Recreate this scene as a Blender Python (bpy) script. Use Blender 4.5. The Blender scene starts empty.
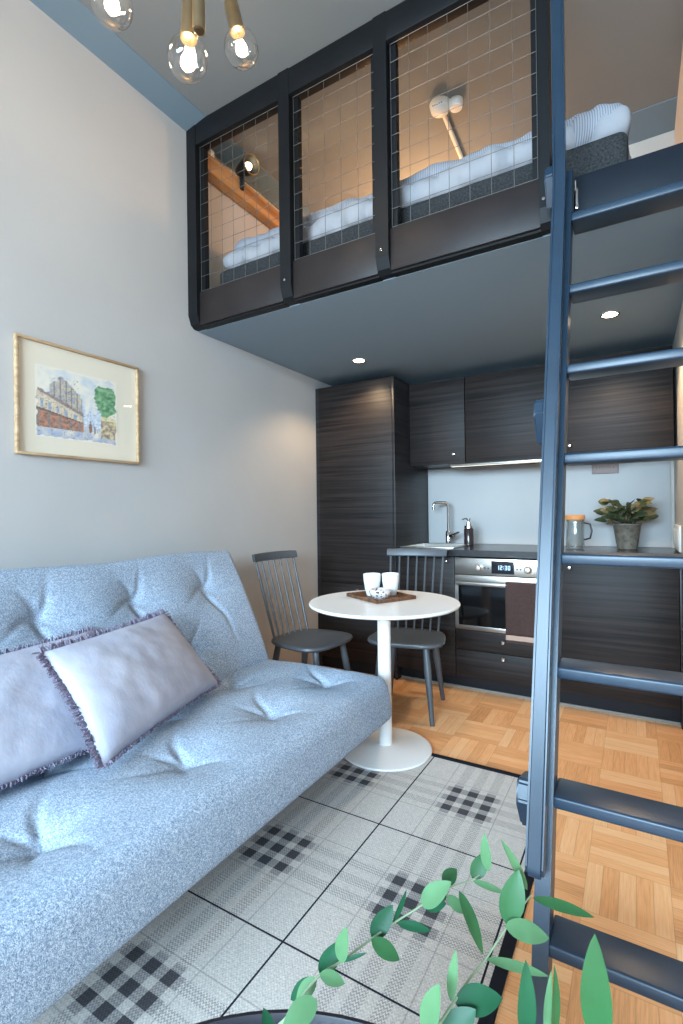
import bpy, bmesh, math, random
from mathutils import Vector, Matrix, noise
random.seed(7)
C = bpy.context.scene.collection
PI = math.pi
V = Vector

# ------------------------------------------------------------------ colour / materials
def S(r, g, b):
    def f(c):
        c /= 255.0
        return c / 12.92 if c <= 0.04045 else ((c + 0.055) / 1.055) ** 2.4
    return (f(r), f(g), f(b), 1.0)

class NT:
    """tiny helper around a node tree"""
    def __init__(s, name):
        s.m = bpy.data.materials.new(name); s.m.use_nodes = True
        s.t = s.m.node_tree; s.n = s.t.nodes
        s.b = s.n['Principled BSDF']
    def add(s, typ, **kw):
        n = s.n.new(typ)
        for k, v in kw.items(): setattr(n, k, v)
        return n
    def link(s, a, b): s.t.links.new(a, b)
    def val(s, sock, v):
        if isinstance(v, bpy.types.NodeSocket): s.link(v, sock)
        else: sock.default_value = v
    def math(s, op, a, b=None, clamp=False):
        n = s.add('ShaderNodeMath', operation=op, use_clamp=clamp)
        s.val(n.inputs[0], a)
        if b is not None: s.val(n.inputs[1], b)
        return n.outputs[0]
    def mix(s, fac, a, b, mode='MIX'):
        n = s.add('ShaderNodeMix', data_type='RGBA', blend_type=mode)
        s.val(n.inputs[0], fac); s.val(n.inputs[6], a); s.val(n.inputs[7], b)
        return n.outputs[2]
    def coords(s, scale=(1, 1, 1), kind='Object'):
        tc = s.add('ShaderNodeTexCoord'); mp = s.add('ShaderNodeMapping')
        mp.inputs['Scale'].default_value = scale
        s.link(tc.outputs[kind], mp.inputs[0])
        return mp.outputs[0]
    def noise(s, vec, scale, detail=2, rough=.5):
        n = s.add('ShaderNodeTexNoise'); s.link(vec, n.inputs['Vector'])
        n.inputs['Scale'].default_value = scale; n.inputs['Detail'].default_value = detail
        n.inputs['Roughness'].default_value = rough
        return n.outputs['Fac']
    def ramp(s, fac, stops, interp='LINEAR'):
        n = s.add('ShaderNodeValToRGB'); r = n.color_ramp; r.interpolation = interp
        while len(r.elements) < len(stops): r.elements.new(0.5)
        for e, (p, c) in zip(r.elements, stops): e.position = p; e.color = c
        s.link(fac, n.inputs[0]); return n.outputs[0]
    def bump(s, h, strength=.3, dist=.01):
        n = s.add('ShaderNodeBump'); n.inputs['Strength'].default_value = strength
        n.inputs['Distance'].default_value = dist; s.link(h, n.inputs['Height'])
        s.link(n.outputs[0], s.b.inputs['Normal'])

def mat(name, col, rough=.5, metal=0., spec=.5, var=0., vscale=6, bump=0., bscale=60, coat=0.):
    t = NT(name); b = t.b
    b.inputs['Base Color'].default_value = col
    b.inputs['Roughness'].default_value = rough; b.inputs['Metallic'].default_value = metal
    b.inputs['Specular IOR Level'].default_value = spec
    if coat: b.inputs['Coat Weight'].default_value = coat; b.inputs['Coat Roughness'].default_value = .08
    if var or bump:
        co = t.coords()
    if var:
        f = t.noise(co, vscale, 4)
        d = tuple(max(0, c * (1 - var)) for c in col[:3]) + (1,)
        l = tuple(min(1, c * (1 + var)) for c in col[:3]) + (1,)
        t.link(t.ramp(f, [(.3, d), (.7, l)]), b.inputs['Base Color'])
    if bump:
        t.bump(t.noise(co, bscale, 3), bump, .002)
    return t.m

def emit(name, col, strength):
    t = NT(name); t.b.inputs['Base Color'].default_value = col
    t.b.inputs['Emission Color'].default_value = col; t.b.inputs['Emission Strength'].default_value = strength
    return t.m

def clear_glass(name, tint=(1, 1, 1, 1), gloss=.12, rough=.02, edge=.5):
    t = NT(name); t.n.remove(t.b)
    tr = t.add('ShaderNodeBsdfTransparent'); tr.inputs[0].default_value = tint
    gl = t.add('ShaderNodeBsdfGlossy'); gl.inputs['Roughness'].default_value = rough
    lw = t.add('ShaderNodeLayerWeight'); lw.inputs[0].default_value = .35
    f = t.math('ADD', t.math('MULTIPLY', lw.outputs['Facing'], edge), gloss, True)
    mx = t.add('ShaderNodeMixShader'); t.link(f, mx.inputs[0]); t.link(tr.outputs[0], mx.inputs[1]); t.link(gl.outputs[0], mx.inputs[2])
    t.link(mx.outputs[0], t.n['Material Output'].inputs[0])
    return t.m

def grain_wood(name, dark, light, scale=(1.6, 1.6, 75), rough=.5, bump=.25, cuts=(.32, .7)):
    t = NT(name); co = t.coords(scale)
    f = t.noise(co, 1.0, 5, .62)
    t.link(t.ramp(f, [(cuts[0], dark), (cuts[1], light)]), t.b.inputs['Base Color'])
    t.b.inputs['Roughness'].default_value = rough
    t.b.inputs['Specular IOR Level'].default_value = .22
    if bump: t.bump(f, bump, .002)
    return t.m

M = {}
M['wall'] = mat('wall_paint', S(188, 185, 182), .85, spec=.2, var=.03, vscale=2)
M['wall_cream'] = mat('cream_paint', S(200, 193, 184), .85, spec=.2)
M['ceiling'] = mat('grey_ceiling_paint', S(134, 139, 142), .8, spec=.25, var=.03, vscale=2)
M['ceiling_blue'] = mat('blue_grey_border_paint', S(118, 140, 156), .75, spec=.3)
M['loft_under'] = mat('loft_underside_paint', S(132, 153, 169), .8, spec=.25)
M['black_frame'] = mat('black_painted_timber', S(20, 21, 23), .5, spec=.22, var=.12, vscale=9, bump=.1)
M['fascia'] = mat('dark_stained_board', S(40, 34, 33), .45, spec=.25, var=.18, vscale=5)
M['wire'] = mat('galvanised_wire', S(104, 102, 98), .5, .4)
M['cab'] = grain_wood('black_brown_woodgrain', S(16, 13, 12), S(48, 40, 37))
M['cab_side'] = grain_wood('black_brown_side_grain', S(24, 23, 25), S(54, 51, 51), rough=.35)
M['plinth'] = mat('dark_plinth', S(20, 20, 23), .55, spec=.2)
M['plinth_trim'] = mat('grey_floor_seal', S(120, 115, 108), .5)
M['counter'] = mat('black_worktop', S(46, 47, 50), .22, var=.1, vscale=40)
M['splash'] = mat('pale_blue_splashback', S(182, 181, 179), .6, 0, .2, var=.02, vscale=3)
M['steel'] = mat('brushed_steel', S(196, 190, 182), .28, .95)
M['steel_dark'] = mat('steel_socket_plate', S(138, 122, 116), .6, .2)
M['chrome'] = mat('chrome', S(205, 205, 205), .08, 1.)
M['blackglass'] = mat('black_oven_glass', S(12, 13, 15), .06, spec=.6, coat=.5)
M['display'] = emit('oven_display', S(60, 92, 125), .35)
M['digits'] = emit('oven_digits', S(190, 220, 240), 1.0)
M['ladder'] = mat('blue_black_gloss_paint', S(32, 50, 66), .36, spec=.45, var=.08, vscale=14, bump=.08, bscale=30)
M['tread'] = mat('dark_blue_tread', S(24, 30, 38), .5, spec=.2, var=.08, vscale=14)
M['white_lacquer'] = mat('white_lacquer', S(240, 239, 237), .3)
M['chair'] = mat('slate_grey_chair_paint', S(76, 81, 86), .4, var=.06, vscale=14)
M['cup'] = mat('white_ceramic', S(232, 234, 234), .25)
M['traywood'] = grain_wood('brown_tray_wood', S(70, 46, 34), S(128, 88, 62), scale=(18, 90, 18), bump=.1)
M['brass'] = mat('aged_brass', S(176, 152, 116), .32, .9, var=.1, vscale=20)
M['filament'] = emit('glowing_filament', (1.0, .62, .28, 1), 45)
M['lampglow'] = emit('lamp_glow', (1.0, .78, .5, 1), 40)
M['bulbglass'] = clear_glass('bulb_glass', (.98, .97, .95, 1), .08, .01)
M['glass'] = clear_glass('window_glass', (1, 1, 1, 1), .03, .0)
M['picglass'] = clear_glass('picture_glass', (1, 1, 1, 1), .015, .02, .08)
M['black_metal'] = mat('black_metal', S(24, 24, 26), .4)
M['beam'] = grain_wood('raw_pine_beam', S(150, 100, 58), S(198, 146, 96), scale=(30, 2.2, 30), rough=.6, bump=.1)
M['white_plastic'] = mat('white_plastic', S(228, 226, 220), .4)
M['felt'] = mat('dark_grey_felt', S(52, 53, 54), .95, spec=.1, var=.5, vscale=130)
M['linen'] = mat('white_cotton', S(152, 153, 157), .9, spec=.15, var=.02, vscale=10)
M['frame_oak'] = grain_wood('pale_gilt_oak', S(160, 130, 98), S(205, 178, 142), scale=(60, 6, 60), rough=.45, bump=0)
M['mount'] = mat('cream_mount_card', S(232, 222, 202), .85)
M['leaf_light'] = mat('pale_green_leaf', S(80, 116, 78), .6, spec=.25, var=.1, vscale=25)
M['leaf_dark'] = mat('deep_green_leaf', S(24, 72, 46), .5, spec=.3, var=.16, vscale=25)
M['leaf_mid'] = mat('mid_green_leaf', S(40, 84, 46), .5, spec=.3, var=.14, vscale=25)
M['stem'] = mat('pale_green_stem', S(140, 158, 126), .6)
M['twig'] = mat('greyish_twig', S(150, 130, 132), .7)
M['tabletop'] = mat('dark_blue_black_top', S(22, 30, 40), .25, spec=.5)
M['rim'] = mat('black_rim', S(24, 22, 30), .35)
M['ceramic_vase'] = mat('grey_vase', S(120, 122, 120), .5)
M['pot'] = mat('mottled_zinc_pot', S(106, 98, 86), .6, .2, var=.4, vscale=40)
M['herb_a'] = mat('dusky_green_herb_leaf', S(58, 68, 44), .6, spec=.25, var=.3, vscale=30)
M['herb_b'] = mat('pinkish_herb_leaf', S(118, 104, 74), .6, spec=.25, var=.25, vscale=30)
M['soil'] = mat('soil', S(50, 40, 32), .95)
M['cork'] = mat('cork', S(196, 136, 84), .8, var=.15, vscale=60)
M['jug_glass'] = clear_glass('jug_glass', (.95, .97, .97, 1), .1, .02)
M['soapdark'] = mat('smoky_soap_bottle', S(48, 40, 42), .15)
M['towel'] = mat('brown_tea_towel', S(72, 56, 52), .95, spec=.1, var=.12, vscale=80)
M['towel_stripe'] = mat('towel_stripe', S(178, 152, 136), .95, spec=.1)
M['fringe'] = mat('mauve_grey_fringe', S(128, 120, 138), .95, spec=.1, var=.25, vscale=60)
M['led'] = emit('led_strip', (1.0, .86, .7, 1), .45)
M['rug_edge'] = mat('black_rug_binding', S(34, 35, 42), .9, spec=.1, bump=.2, bscale=200)

def fabric_sofa():
    t = NT('melange_blue_upholstery'); co = t.coords()
    n1 = t.noise(co, 520, 2, .7); n2 = t.noise(co, 170, 2)
    f = t.math('ADD', t.math('MULTIPLY', n1, .75), t.math('MULTIPLY', n2, .25))
    t.link(t.ramp(f, [(.36, S(80, 100, 124)), (.5, S(148, 164, 182)), (.63, S(214, 220, 228))]), t.b.inputs['Base Color'])
    t.b.inputs['Roughness'].default_value = .95; t.b.inputs['Specular IOR Level'].default_value = .15
    t.bump(n1, .35, .003); return t.m
M['sofa'] = fabric_sofa()

def fabric_cushion():
    t = NT('washed_linen'); co = t.coords()
    n = t.noise(co, 5, 5, .65); w = t.noise(co, 300, 1)
    t.link(t.ramp(n, [(.3, S(166, 168, 184)), (.7, S(190, 188, 198))]), t.b.inputs['Base Color'])
    t.b.inputs['Roughness'].default_value = .95; t.b.inputs['Specular IOR Level'].default_value = .1
    h = t.math('ADD', t.math('MULTIPLY', t.noise(t.coords((1, 1, .35)), 22, 3, .6), 1.), t.math('MULTIPLY', w, .08))
    t.bump(h, .35, .006); return t.m
M['cushion'] = fabric_cushion()

def striped_duvet():
    t = NT('fine_striped_cotton'); co = t.coords((1, 1, 1))
    sx = t.add('ShaderNodeSeparateXYZ'); t.link(co, sx.inputs[0])
    a = t.math('ADD', sx.outputs[0], t.math('MULTIPLY', sx.outputs[1], .35))
    fr = t.math('FRACT', t.math('MULTIPLY', a, 120.))
    st = t.math('LESS_THAN', fr, .36)
    t.link(t.mix(st, S(152, 154, 160), S(112, 117, 128)), t.b.inputs['Base Color'])
    t.b.inputs['Roughness'].default_value = .9; return t.m
M['stripe'] = striped_duvet()

def parquet():
    t = NT('oak_mosaic_parquet'); co = t.coords()
    s = .225; n = 5
    sx = t.add('ShaderNodeSeparateXYZ'); t.link(co, sx.inputs[0])
    X = t.math('DIVIDE', t.math('ADD', sx.outputs[0], 10.05), s); Y = t.math('DIVIDE', t.math('ADD', sx.outputs[1], 10.12), s)
    ix = t.math('FLOOR', X); iy = t.math('FLOOR', Y)
    par = t.math('MODULO', t.math('ADD', ix, iy), 2.)
    fx = t.math('FRACT', X); fy = t.math('FRACT', Y)
    def pick(a, b):   # a when par = 0
        return t.math('ADD', t.math('MULTIPLY', a, t.math('SUBTRACT', 1., par)), t.math('MULTIPLY', b, par))
    across = pick(fx, fy); along = pick(fy, fx)
    k = t.math('MULTIPLY', across, float(n)); ik = t.math('FLOOR', k); fk = t.math('FRACT', k)
    cv = t.add('ShaderNodeCombineXYZ'); t.link(ix, cv.inputs[0]); t.link(iy, cv.inputs[1]); t.link(ik, cv.inputs[2])
    wn = t.add('ShaderNodeTexWhiteNoise', noise_dimensions='3D'); t.link(cv.outputs[0], wn.inputs[0])
    blk = t.add('ShaderNodeCombineXYZ'); t.link(ix, blk.inputs[0]); t.link(iy, blk.inputs[1])
    wb = t.add('ShaderNodeTexWhiteNoise', noise_dimensions='3D'); t.link(blk.outputs[0], wb.inputs[0])
    g = t.add('ShaderNodeCombineXYZ')
    t.link(t.math('MULTIPLY', along, 1.2), g.inputs[0]); t.link(t.math('ADD', t.math('MULTIPLY', k, 4.5), t.math('MULTIPLY', wn.outputs[0], 37.)), g.inputs[1]); t.link(t.math('MULTIPLY', wn.outputs[0], 50.), g.inputs[2])
    gr = t.noise(g.outputs[0], 2.2, 4, .6)
    tone = t.math('ADD', t.math('ADD', t.math('MULTIPLY', wn.outputs[0], .34), t.math('MULTIPLY', wb.outputs[0], .22)), t.math('MULTIPLY', gr, .72))
    c = t.ramp(tone, [(.2, S(194, 134, 86)), (.6, S(242, 176, 120)), (1., S(255, 212, 162))])
    ed = t.math('MINIMUM', t.math('MINIMUM', fk, t.math('SUBTRACT', 1., fk)), t.math('MULTIPLY', t.math('MINIMUM', t.math('MINIMUM', fx, fy), t.math('SUBTRACT', 1., t.math('MAXIMUM', fx, fy))), float(n)))
    gap = t.math('LESS_THAN', ed, .022)
    t.link(t.mix(t.math('MULTIPLY', gap, .3), c, S(92, 58, 34)), t.b.inputs['Base Color'])
    t.b.inputs['Roughness'].default_value = .36; t.b.inputs['Specular IOR Level'].default_value = .45
    return t.m
M['parquet'] = parquet()

def tartan():
    t = NT('flatwoven_tartan'); co = t.coords()
    sx = t.add('ShaderNodeSeparateXYZ'); t.link(co, sx.inputs[0])
    x, y = sx.outputs[0], sx.outputs[1]
    def axis(v, period, centre, half_line):
        f = t.math('FRACT', t.math('ADD', t.math('DIVIDE', t.math('SUBTRACT', v, centre), period), 20.5))   # 0.5 = middle of the check
        d = t.math('MULTIPLY', t.math('ABSOLUTE', t.math('SUBTRACT', f, .5)), period)
        m0 = t.math('LESS_THAN', d, .019)
        m1 = t.math('LESS_THAN', t.math('ABSOLUTE', t.math('SUBTRACT', d, .066)), .018)
        band = t.math('MAXIMUM', m0, m1)
        soft = t.math('LESS_THAN', d, .105)
        line = t.math('GREATER_THAN', d, period * .5 - half_line)
        fine = t.math('LESS_THAN', t.math('ABSOLUTE', t.math('SUBTRACT', d, .118)), .002)
        return band, soft, line, fine
    bx, sxx, lx, fx = axis(x, .49, -.582, .0028)
    by, syy, ly, fy = axis(y, .578, 1.344, .0028)
    # weave: tiny chevrons
    wv = t.math('FRACT', t.math('ADD', t.math('MULTIPLY', y, 95.), t.math('MULTIPLY', t.math('PINGPONG', t.math('MULTIPLY', x, 110.), .5), 1.4)))
    wm = t.math('LESS_THAN', wv, .5)
    nz = t.noise(co, 45, 3); nb = t.noise(co, 260, 2)
    base = t.ramp(nb, [(.3, S(188, 181, 174)), (.7, S(224, 217, 209))])
    base = t.mix(t.math('MULTIPLY', wm, .22), base, S(112, 112, 116))
    anyb = t.math('MAXIMUM', bx, by)
    both = t.math('MULTIPLY', bx, by)
    c = t.mix(t.math('MULTIPLY', t.math('MULTIPLY', anyb, wm), .42), base, S(86, 86, 92))
    c = t.mix(t.math('MULTIPLY', t.math('MAXIMUM', fx, fy), .35), c, S(90, 90, 96))
    inn = t.math('MULTIPLY', t.math('MULTIPLY', sxx, syy), anyb)
    c = t.mix(t.math('MULTIPLY', inn, .42), c, S(82, 84, 92))
    c = t.mix(t.math('MULTIPLY', both, .86), c, S(46, 47, 54))
    c = t.mix(t.math('MAXIMUM', lx, ly), c, S(36, 38, 46))
    t.link(c, t.b.inputs['Base Color'])
    t.b.inputs['Roughness'].default_value = .95; t.b.inputs['Specular IOR Level'].default_value = .1
    t.bump(wv, .25, .002); return t.m
M['tartan'] = tartan()

def vcol_mat(name):
    t = NT(name); a = t.add('ShaderNodeVertexColor', layer_name='Col'); t.link(a.outputs[0], t.b.inputs['Base Color'])
    t.b.inputs['Roughness'].default_value = .9; return t.m
M['print'] = vcol_mat('watercolour_print')

# ------------------------------------------------------------------ mesh builder
def basis(axis):
    a = V(axis).normalized()
    h = V((0, 0, 1)) if abs(a.z) < .9 else V((1, 0, 0))
    u = a.cross(h).normalized(); return u, a.cross(u).normalized(), a

class MB:
    def __init__(s): s.b = bmesh.new()
    def box(s, x0, x1, y0, y1, z0, z1, bev=0., seg=2, R=None):
        r = bmesh.ops.create_cube(s.b, size=1.)
        vs = r['verts']
        for v in vs:
            v.co = V(((x0 + x1) / 2 + v.co.x * (x1 - x0), (y0 + y1) / 2 + v.co.y * (y1 - y0), (z0 + z1) / 2 + v.co.z * (z1 - z0)))
        if bev:
            es = list({e for v in vs for e in v.link_edges})
            q = bmesh.ops.bevel(s.b, geom=es, offset=bev, segments=seg, affect='EDGES', profile=.5)
            vs = list({v for f in q['faces'] for v in f.verts} | {v for v in vs if v.is_valid})
        if R is not None:
            for v in vs: v.co = R @ v.co
        return s
    def prism(s, pts, ext):            # polygon (3-D points) extruded by vector
        e = V(ext)
        a = [s.b.verts.new(V(p)) for p in pts]; c = [s.b.verts.new(V(p) + e) for p in pts]
        n = len(pts)
        s.b.faces.new(a); s.b.faces.new(list(reversed(c)))
        for i in range(n): s.b.faces.new((a[i], c[i], c[(i + 1) % n], a[(i + 1) % n]))
        return s
    def tube(s, path, rad, n=10, caps=True):
        path = [V(p) for p in path]
        if not isinstance(rad, (list, tuple)): rad = [rad] * len(path)
        rings = []; u = None
        for i, p in enumerate(path):
            d = (path[min(i + 1, len(path) - 1)] - path[max(i - 1, 0)]).normalized()
            if u is None: u, w, _ = basis(d)
            else:
                u = (u - d * u.dot(d)).normalized(); w = d.cross(u)
            rings.append([s.b.verts.new(p + (u * math.cos(2 * PI * k / n) + w * math.sin(2 * PI * k / n)) * rad[i]) for k in range(n)])
        for a, c in zip(rings, rings[1:]):
            for k in range(n): s.b.faces.new((a[k], a[(k + 1) % n], c[(k + 1) % n], c[k]))
        if caps: s.b.faces.new(list(reversed(rings[0]))); s.b.faces.new(rings[-1])
        return s
    def lathe(s, prof, c=(0, 0, 0), n=40, axis=(0, 0, 1), ring=False):     # prof: (r, h) bottom to top
        u, w, a = basis(axis); c = V(c); rings = []
        if abs(a.z) > .99: u, w = V((1, 0, 0)), V((0, 1, 0)) * (1 if a.z > 0 else -1)
        for r, h in prof:
            if r < 1e-6: rings.append([s.b.verts.new(c + a * h)])
            else: rings.append([s.b.verts.new(c + a * h + (u * math.cos(2 * PI * k / n) + w * math.sin(2 * PI * k / n)) * r) for k in range(n)])
        for A, B in zip(rings, rings[1:]):
            for k in range(n):
                j = (k + 1) % n
                if len(A) == 1 and len(B) == 1: continue
                if len(A) == 1: s.b.faces.new((A[0], B[j], B[k]))
                elif len(B) == 1: s.b.faces.new((A[k], A[j], B[0]))
                else: s.b.faces.new((A[k], A[j], B[j], B[k]))
        if ring:
            for k in range(n): s.b.faces.new((rings[-1][k], rings[-1][(k + 1) % n], rings[0][(k + 1) % n], rings[0][k]))
            return s
        if len(rings[0]) > 1: s.b.faces.new(list(reversed(rings[0])))
        if len(rings[-1]) > 1: s.b.faces.new(rings[-1])
        return s
    def grid(s, fn, nu, nv, wrap_u=False):
        P = [[s.b.verts.new(V(fn(i / nu, j / nv))) for j in range(nv + 1)] for i in range(nu + (0 if wrap_u else 1))]
        m = len(P)
        for i in range(nu):
            for j in range(nv):
                s.b.faces.new((P[i][j], P[(i + 1) % m][j], P[(i + 1) % m][j + 1], P[i][j + 1]))
        return s
    def roundbox(s, c, h, r, seg, fn=None):
        """box of half sizes h with rounded edges, its faces finely divided; fn(local p, local normal) -> moved point"""
        c = V(c); cache = {}
        def lin(hh, rr, k):
            out = [-hh + rr * t / 3 for t in range(3)]
            out += [-hh + rr + (2 * hh - 2 * rr) * t / k for t in range(k + 1)]
            out += [hh - rr + rr * t / 3 for t in range(1, 4)]
            return out
        L = [lin(h[i], r, seg[i]) for i in range(3)]
        def vert(p):
            key = tuple(round(x, 5) for x in p)
            if key in cache: return cache[key]
            q = V([max(-h[i] + r, min(h[i] - r, p[i])) for i in range(3)])
            d = V(p) - q; n = d.normalized()
            q2 = q + n * r
            if fn: q2 = fn(q2, n)
            cache[key] = s.b.verts.new(c + q2); return cache[key]
        for ax in range(3):
            a, b = [(1, 2), (2, 0), (0, 1)][ax]
            for sg in (-1, 1):
                for i in range(len(L[a]) - 1):
                    for j in range(len(L[b]) - 1):
                        qs = []
                        for (ii, jj) in ((i, j), (i + 1, j), (i + 1, j + 1), (i, j + 1)):
                            p = [0, 0, 0]; p[ax] = sg * h[ax]; p[a] = L[a][ii]; p[b] = L[b][jj]; qs.append(vert(p))
                        if sg < 0: qs.reverse()
                        if len(set(qs)) == 4: s.b.faces.new(qs)
        return s
    def build(s, name, m, parent=None, smooth=True, angle=35, recalc=True):
        off = V((0, 0, 0)); p = parent
        while p is not None: off += p.location; p = p.parent
        if recalc: bmesh.ops.recalc_face_normals(s.b, faces=s.b.faces[:])
        for v in s.b.verts: v.co -= off
        me = bpy.data.meshes.new(name); s.b.to_mesh(me); s.b.free()
        if smooth:
            for f in me.polygons: f.use_smooth = True
            me.set_sharp_from_angle(angle=math.radians(angle))
        for mm in (m if isinstance(m, list) else [m]): me.materials.append(mm)
        o = bpy.data.objects.new(name, me); C.objects.link(o)
        if parent is not None: o.parent = parent
        return o

def tag(o, label, cat, group=None):
    o['label'] = label; o['category'] = cat
    if group: o['group'] = group
    return o
def thing(name, loc, label, cat, group=None):
    o = bpy.data.objects.new(name, None); C.objects.link(o); o.location = loc; o.empty_display_size = .05
    return tag(o, label, cat, group)
def struct(o, label=None):
    o['kind'] = 'structure'
    return o
def copy_tree(o, parent=None):
    c = o.copy(); C.objects.link(c)
    if parent is not None: c.parent = parent
    for ch in list(o.children): copy_tree(ch, c)
    return c

# ------------------------------------------------------------------ camera (also used to convert sight lines to points in space)
F_PX, YAW, PITCH, ROLL, CAMZ = 496.2, 0.5365354, 0.00221312, -0.0126035, 1.15
_fw = V((-math.sin(YAW) * math.cos(PITCH), math.cos(YAW) * math.cos(PITCH), math.sin(PITCH)))
_rt0 = V((math.cos(YAW), math.sin(YAW), 0)); _up0 = _rt0.cross(_fw)
_rt = _rt0 * math.cos(ROLL) + _up0 * math.sin(ROLL); _up = _up0 * math.cos(ROLL) - _rt0 * math.sin(ROLL)
def at(x, y, F):
    return V((0, 0, CAMZ)) + (_fw + _rt * ((x - 341.5) / F_PX) - _up * ((y - 512) / F_PX)) * F
cam = bpy.data.cameras.new('camera'); co_ = bpy.data.objects.new('camera', cam); C.objects.link(co_)
R3 = Matrix((_rt, _up, -_fw)).transposed()
co_.matrix_world = Matrix.Translation((0, 0, CAMZ)) @ R3.to_4x4()
cam.sensor_fit = 'VERTICAL'; cam.sensor_height = 36.; cam.lens = 36. * F_PX / 1024.; cam.clip_start = .02
bpy.context.scene.camera = co_

# ------------------------------------------------------------------ room shell
XL, XR, YB, ZC = -2.08, .205, 3.76, 3.26
XM, YF = 1.35, -3.0            # main room's right wall and window wall
ZL0, ZL1 = 2.165, 2.34          # loft slab
YL = 1.94
YLB = 3.30                      # back wall of the loft
struct(MB().box(XL - .1, XM + .1, YF - .1, YB + .1, -.1, 0).build('floor', M['parquet'], smooth=False))
struct(MB().box(XL - .1, XM + .1, YF - .1, YB + .1, ZC, ZC + .1).build('ceiling', M['ceiling'], smooth=False))
struct(MB().box(XL - .12, XL, YF - .1, YB + .1, 0, ZC).build('wall_left', M['wall'], smooth=False))
struct(MB().box(XL, XM + .1, YB, YB + .1, 0, ZC).build('wall_back', M['wall_cream'], smooth=False))
struct(MB().box(XL, XR, YLB, YLB + .08, ZL1, ZC).build('wall_loft_back', M['wall_cream'], smooth=False))
struct(MB().box(XR, XR + .1, YL + .01, YB, 0, ZC).build('wall_right', M['wall_cream'], smooth=False))
struct(MB().box(XR + .1, XM, YL + .01, YL + .11, 0, ZC).build('wall_alcove_return', M['wall'], smooth=False))
struct(MB().box(XM, XM + .1, YF - .1, YL + .11, 0, ZC).build('wall_room_right', M['wall'], smooth=False))
# lighter border running round the grey ceiling
struct(MB().prism([(XL, YF, ZC), (XL, YF, ZC - .026), (XL + .145, YF, ZC - .004), (XL + .145, YF, ZC)], (0, YB - YF - .46, 0)).build('trim_1', M['ceiling_blue'], smooth=False))
struct(MB().prism([(XL + .145, YLB, ZC), (XL + .145, YLB, ZC - .02), (XL + .145, YLB - .23, ZC - .004), (XL + .145, YLB - .23, ZC)], (XR - XL - .145, 0, 0)).build('trim_2', M['ceiling_blue'], smooth=False))
# window wall behind the camera
wx0, wx1, wz0, wz1 = -1.8, 1.1, .25, 2.7
w = MB()
w.box(XL, wx0, YF - .1, YF, 0, ZC); w.box(wx1, XM, YF - .1, YF, 0, ZC); w.box(wx0, wx1, YF - .1, YF, 0, wz0); w.box(wx0, wx1, YF - .1, YF, wz1, ZC)
struct(w.build('wall_front', M['wall'], smooth=False))
w = MB()
for x in (wx0 + .03, wx0 + .93, wx0 + 1.87, wx1 - .03): w.box(x - .03, x + .03, YF - .09, YF - .02, wz0, wz1)
for z in (wz0 + .03, wz1 - .03): w.box(wx0, wx1, YF - .085, YF - .025, z - .03, z + .03)
wf = struct(w.build('window_1', M['white_lacquer'], smooth=False))
MB().box(wx0 + .03, wx1 - .03, YF - .06, YF - .055, wz0 + .05, wz1 - .05).build('pane', M['glass'], wf, smooth=False)
# loft platform
struct(MB().box(XL, XR, YL + .03, YB, ZL0, ZL1).build('loft_slab', M['loft_under'], smooth=False))

# ------------------------------------------------------------------ loft railing
rail = thing('loft_railing', (-1.15, 1.93, ZL0), 'black timber railing with wire mesh panels along the edge of the sleeping loft', 'railing')
posts = [(XL + .001, -2.012), (-1.452, -1.39), (-.943, -.882), (-.286, -.25)]
for x0, x1 in posts:
    MB().prism([(x0, 1.895, ZC - .002), (x0, 1.895, 2.232), (x0, 1.912, 2.185), (x0, 1.935, 2.168), (x0, 1.965, 2.168), (x0, 1.965, ZC - .002)], (x1 - x0, 0, 0)).build('post', M['black_frame'], rail, smooth=False)
MB().box(posts[0][1], posts[3][0], 1.897, 1.963, 3.135, ZC - .002, .004).build('top_rail', M['black_frame'], rail)
for (a, b) in ((0, 1), (1, 2), (2, 3)):
    x0, x1 = posts[a][1], posts[b][0]
    f = MB().box(x0, x1, 1.915, 1.968, 2.175, 2.352, .003).build('fascia_board', M['fascia'], rail)
    MB().box(x0, x1, 1.93, 1.968, 2.166, 2.1745).build('shadow_batten', M['black_frame'], rail, smooth=False)
    m = MB(); xa, xb, za, zb = x0 + .008, x1 - .008, 2.356, 3.13
    nx = max(3, round((xb - xa) / .082)); nz = round((zb - za) / .075)
    for i in range(nx + 1):
        x = xa + (xb - xa) * i / nx; m.tube([(x, 1.922, za), (x, 1.922, zb)], .0012, 5)
    for j in range(nz + 1):
        z = za + (zb - za) * j / nz; m.tube([(xa, 1.9185, z), (xb, 1.9195, z)], .0012, 5)
    m.build('mesh_panel', M['wire'], rail)
    for xx in (x0 + .014, x1 - .014):
        MB().box(xx - .014, xx + .014, 1.93, 1.96, 2.353, 3.134).build('panel_stile', M['black_frame'], rail, smooth=False)
for x0, x1 in posts[1:]:
    b = MB()
    b.lathe([(0, -.004), (.006, -.003), (.007, 0)], ((x0 + x1) / 2 - .004, 1.8945, 2.262), 10, (0, 1, 0)).build('bolt', M['chrome'], rail)
edge = MB().box(-.249, XR - .002, 1.945, 1.969, 2.167, 2.335, .004).build('edge_board', M['tread'], rail); edge['label'] = 'dark blue edge board of the ladder opening'
lk = at(572, 188, 1.72)
hk = thing('latch', (-.172, 1.945, 2.25), 'small pale metal hook plate screwed to the edge board beside the ladder', 'latch')
MB().box(-.181, -.163, 1.936, 1.9445, 2.215, 2.29, .004).build('plate', M['chrome'], hk)
MB().tube([(-.172, 1.936, 2.283), (-.172, 1.928, 2.292), (-.172, 1.926, 2.305), (-.172, 1.932, 2.312)], .004, 8).build('hook', M['chrome'], hk)

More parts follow.
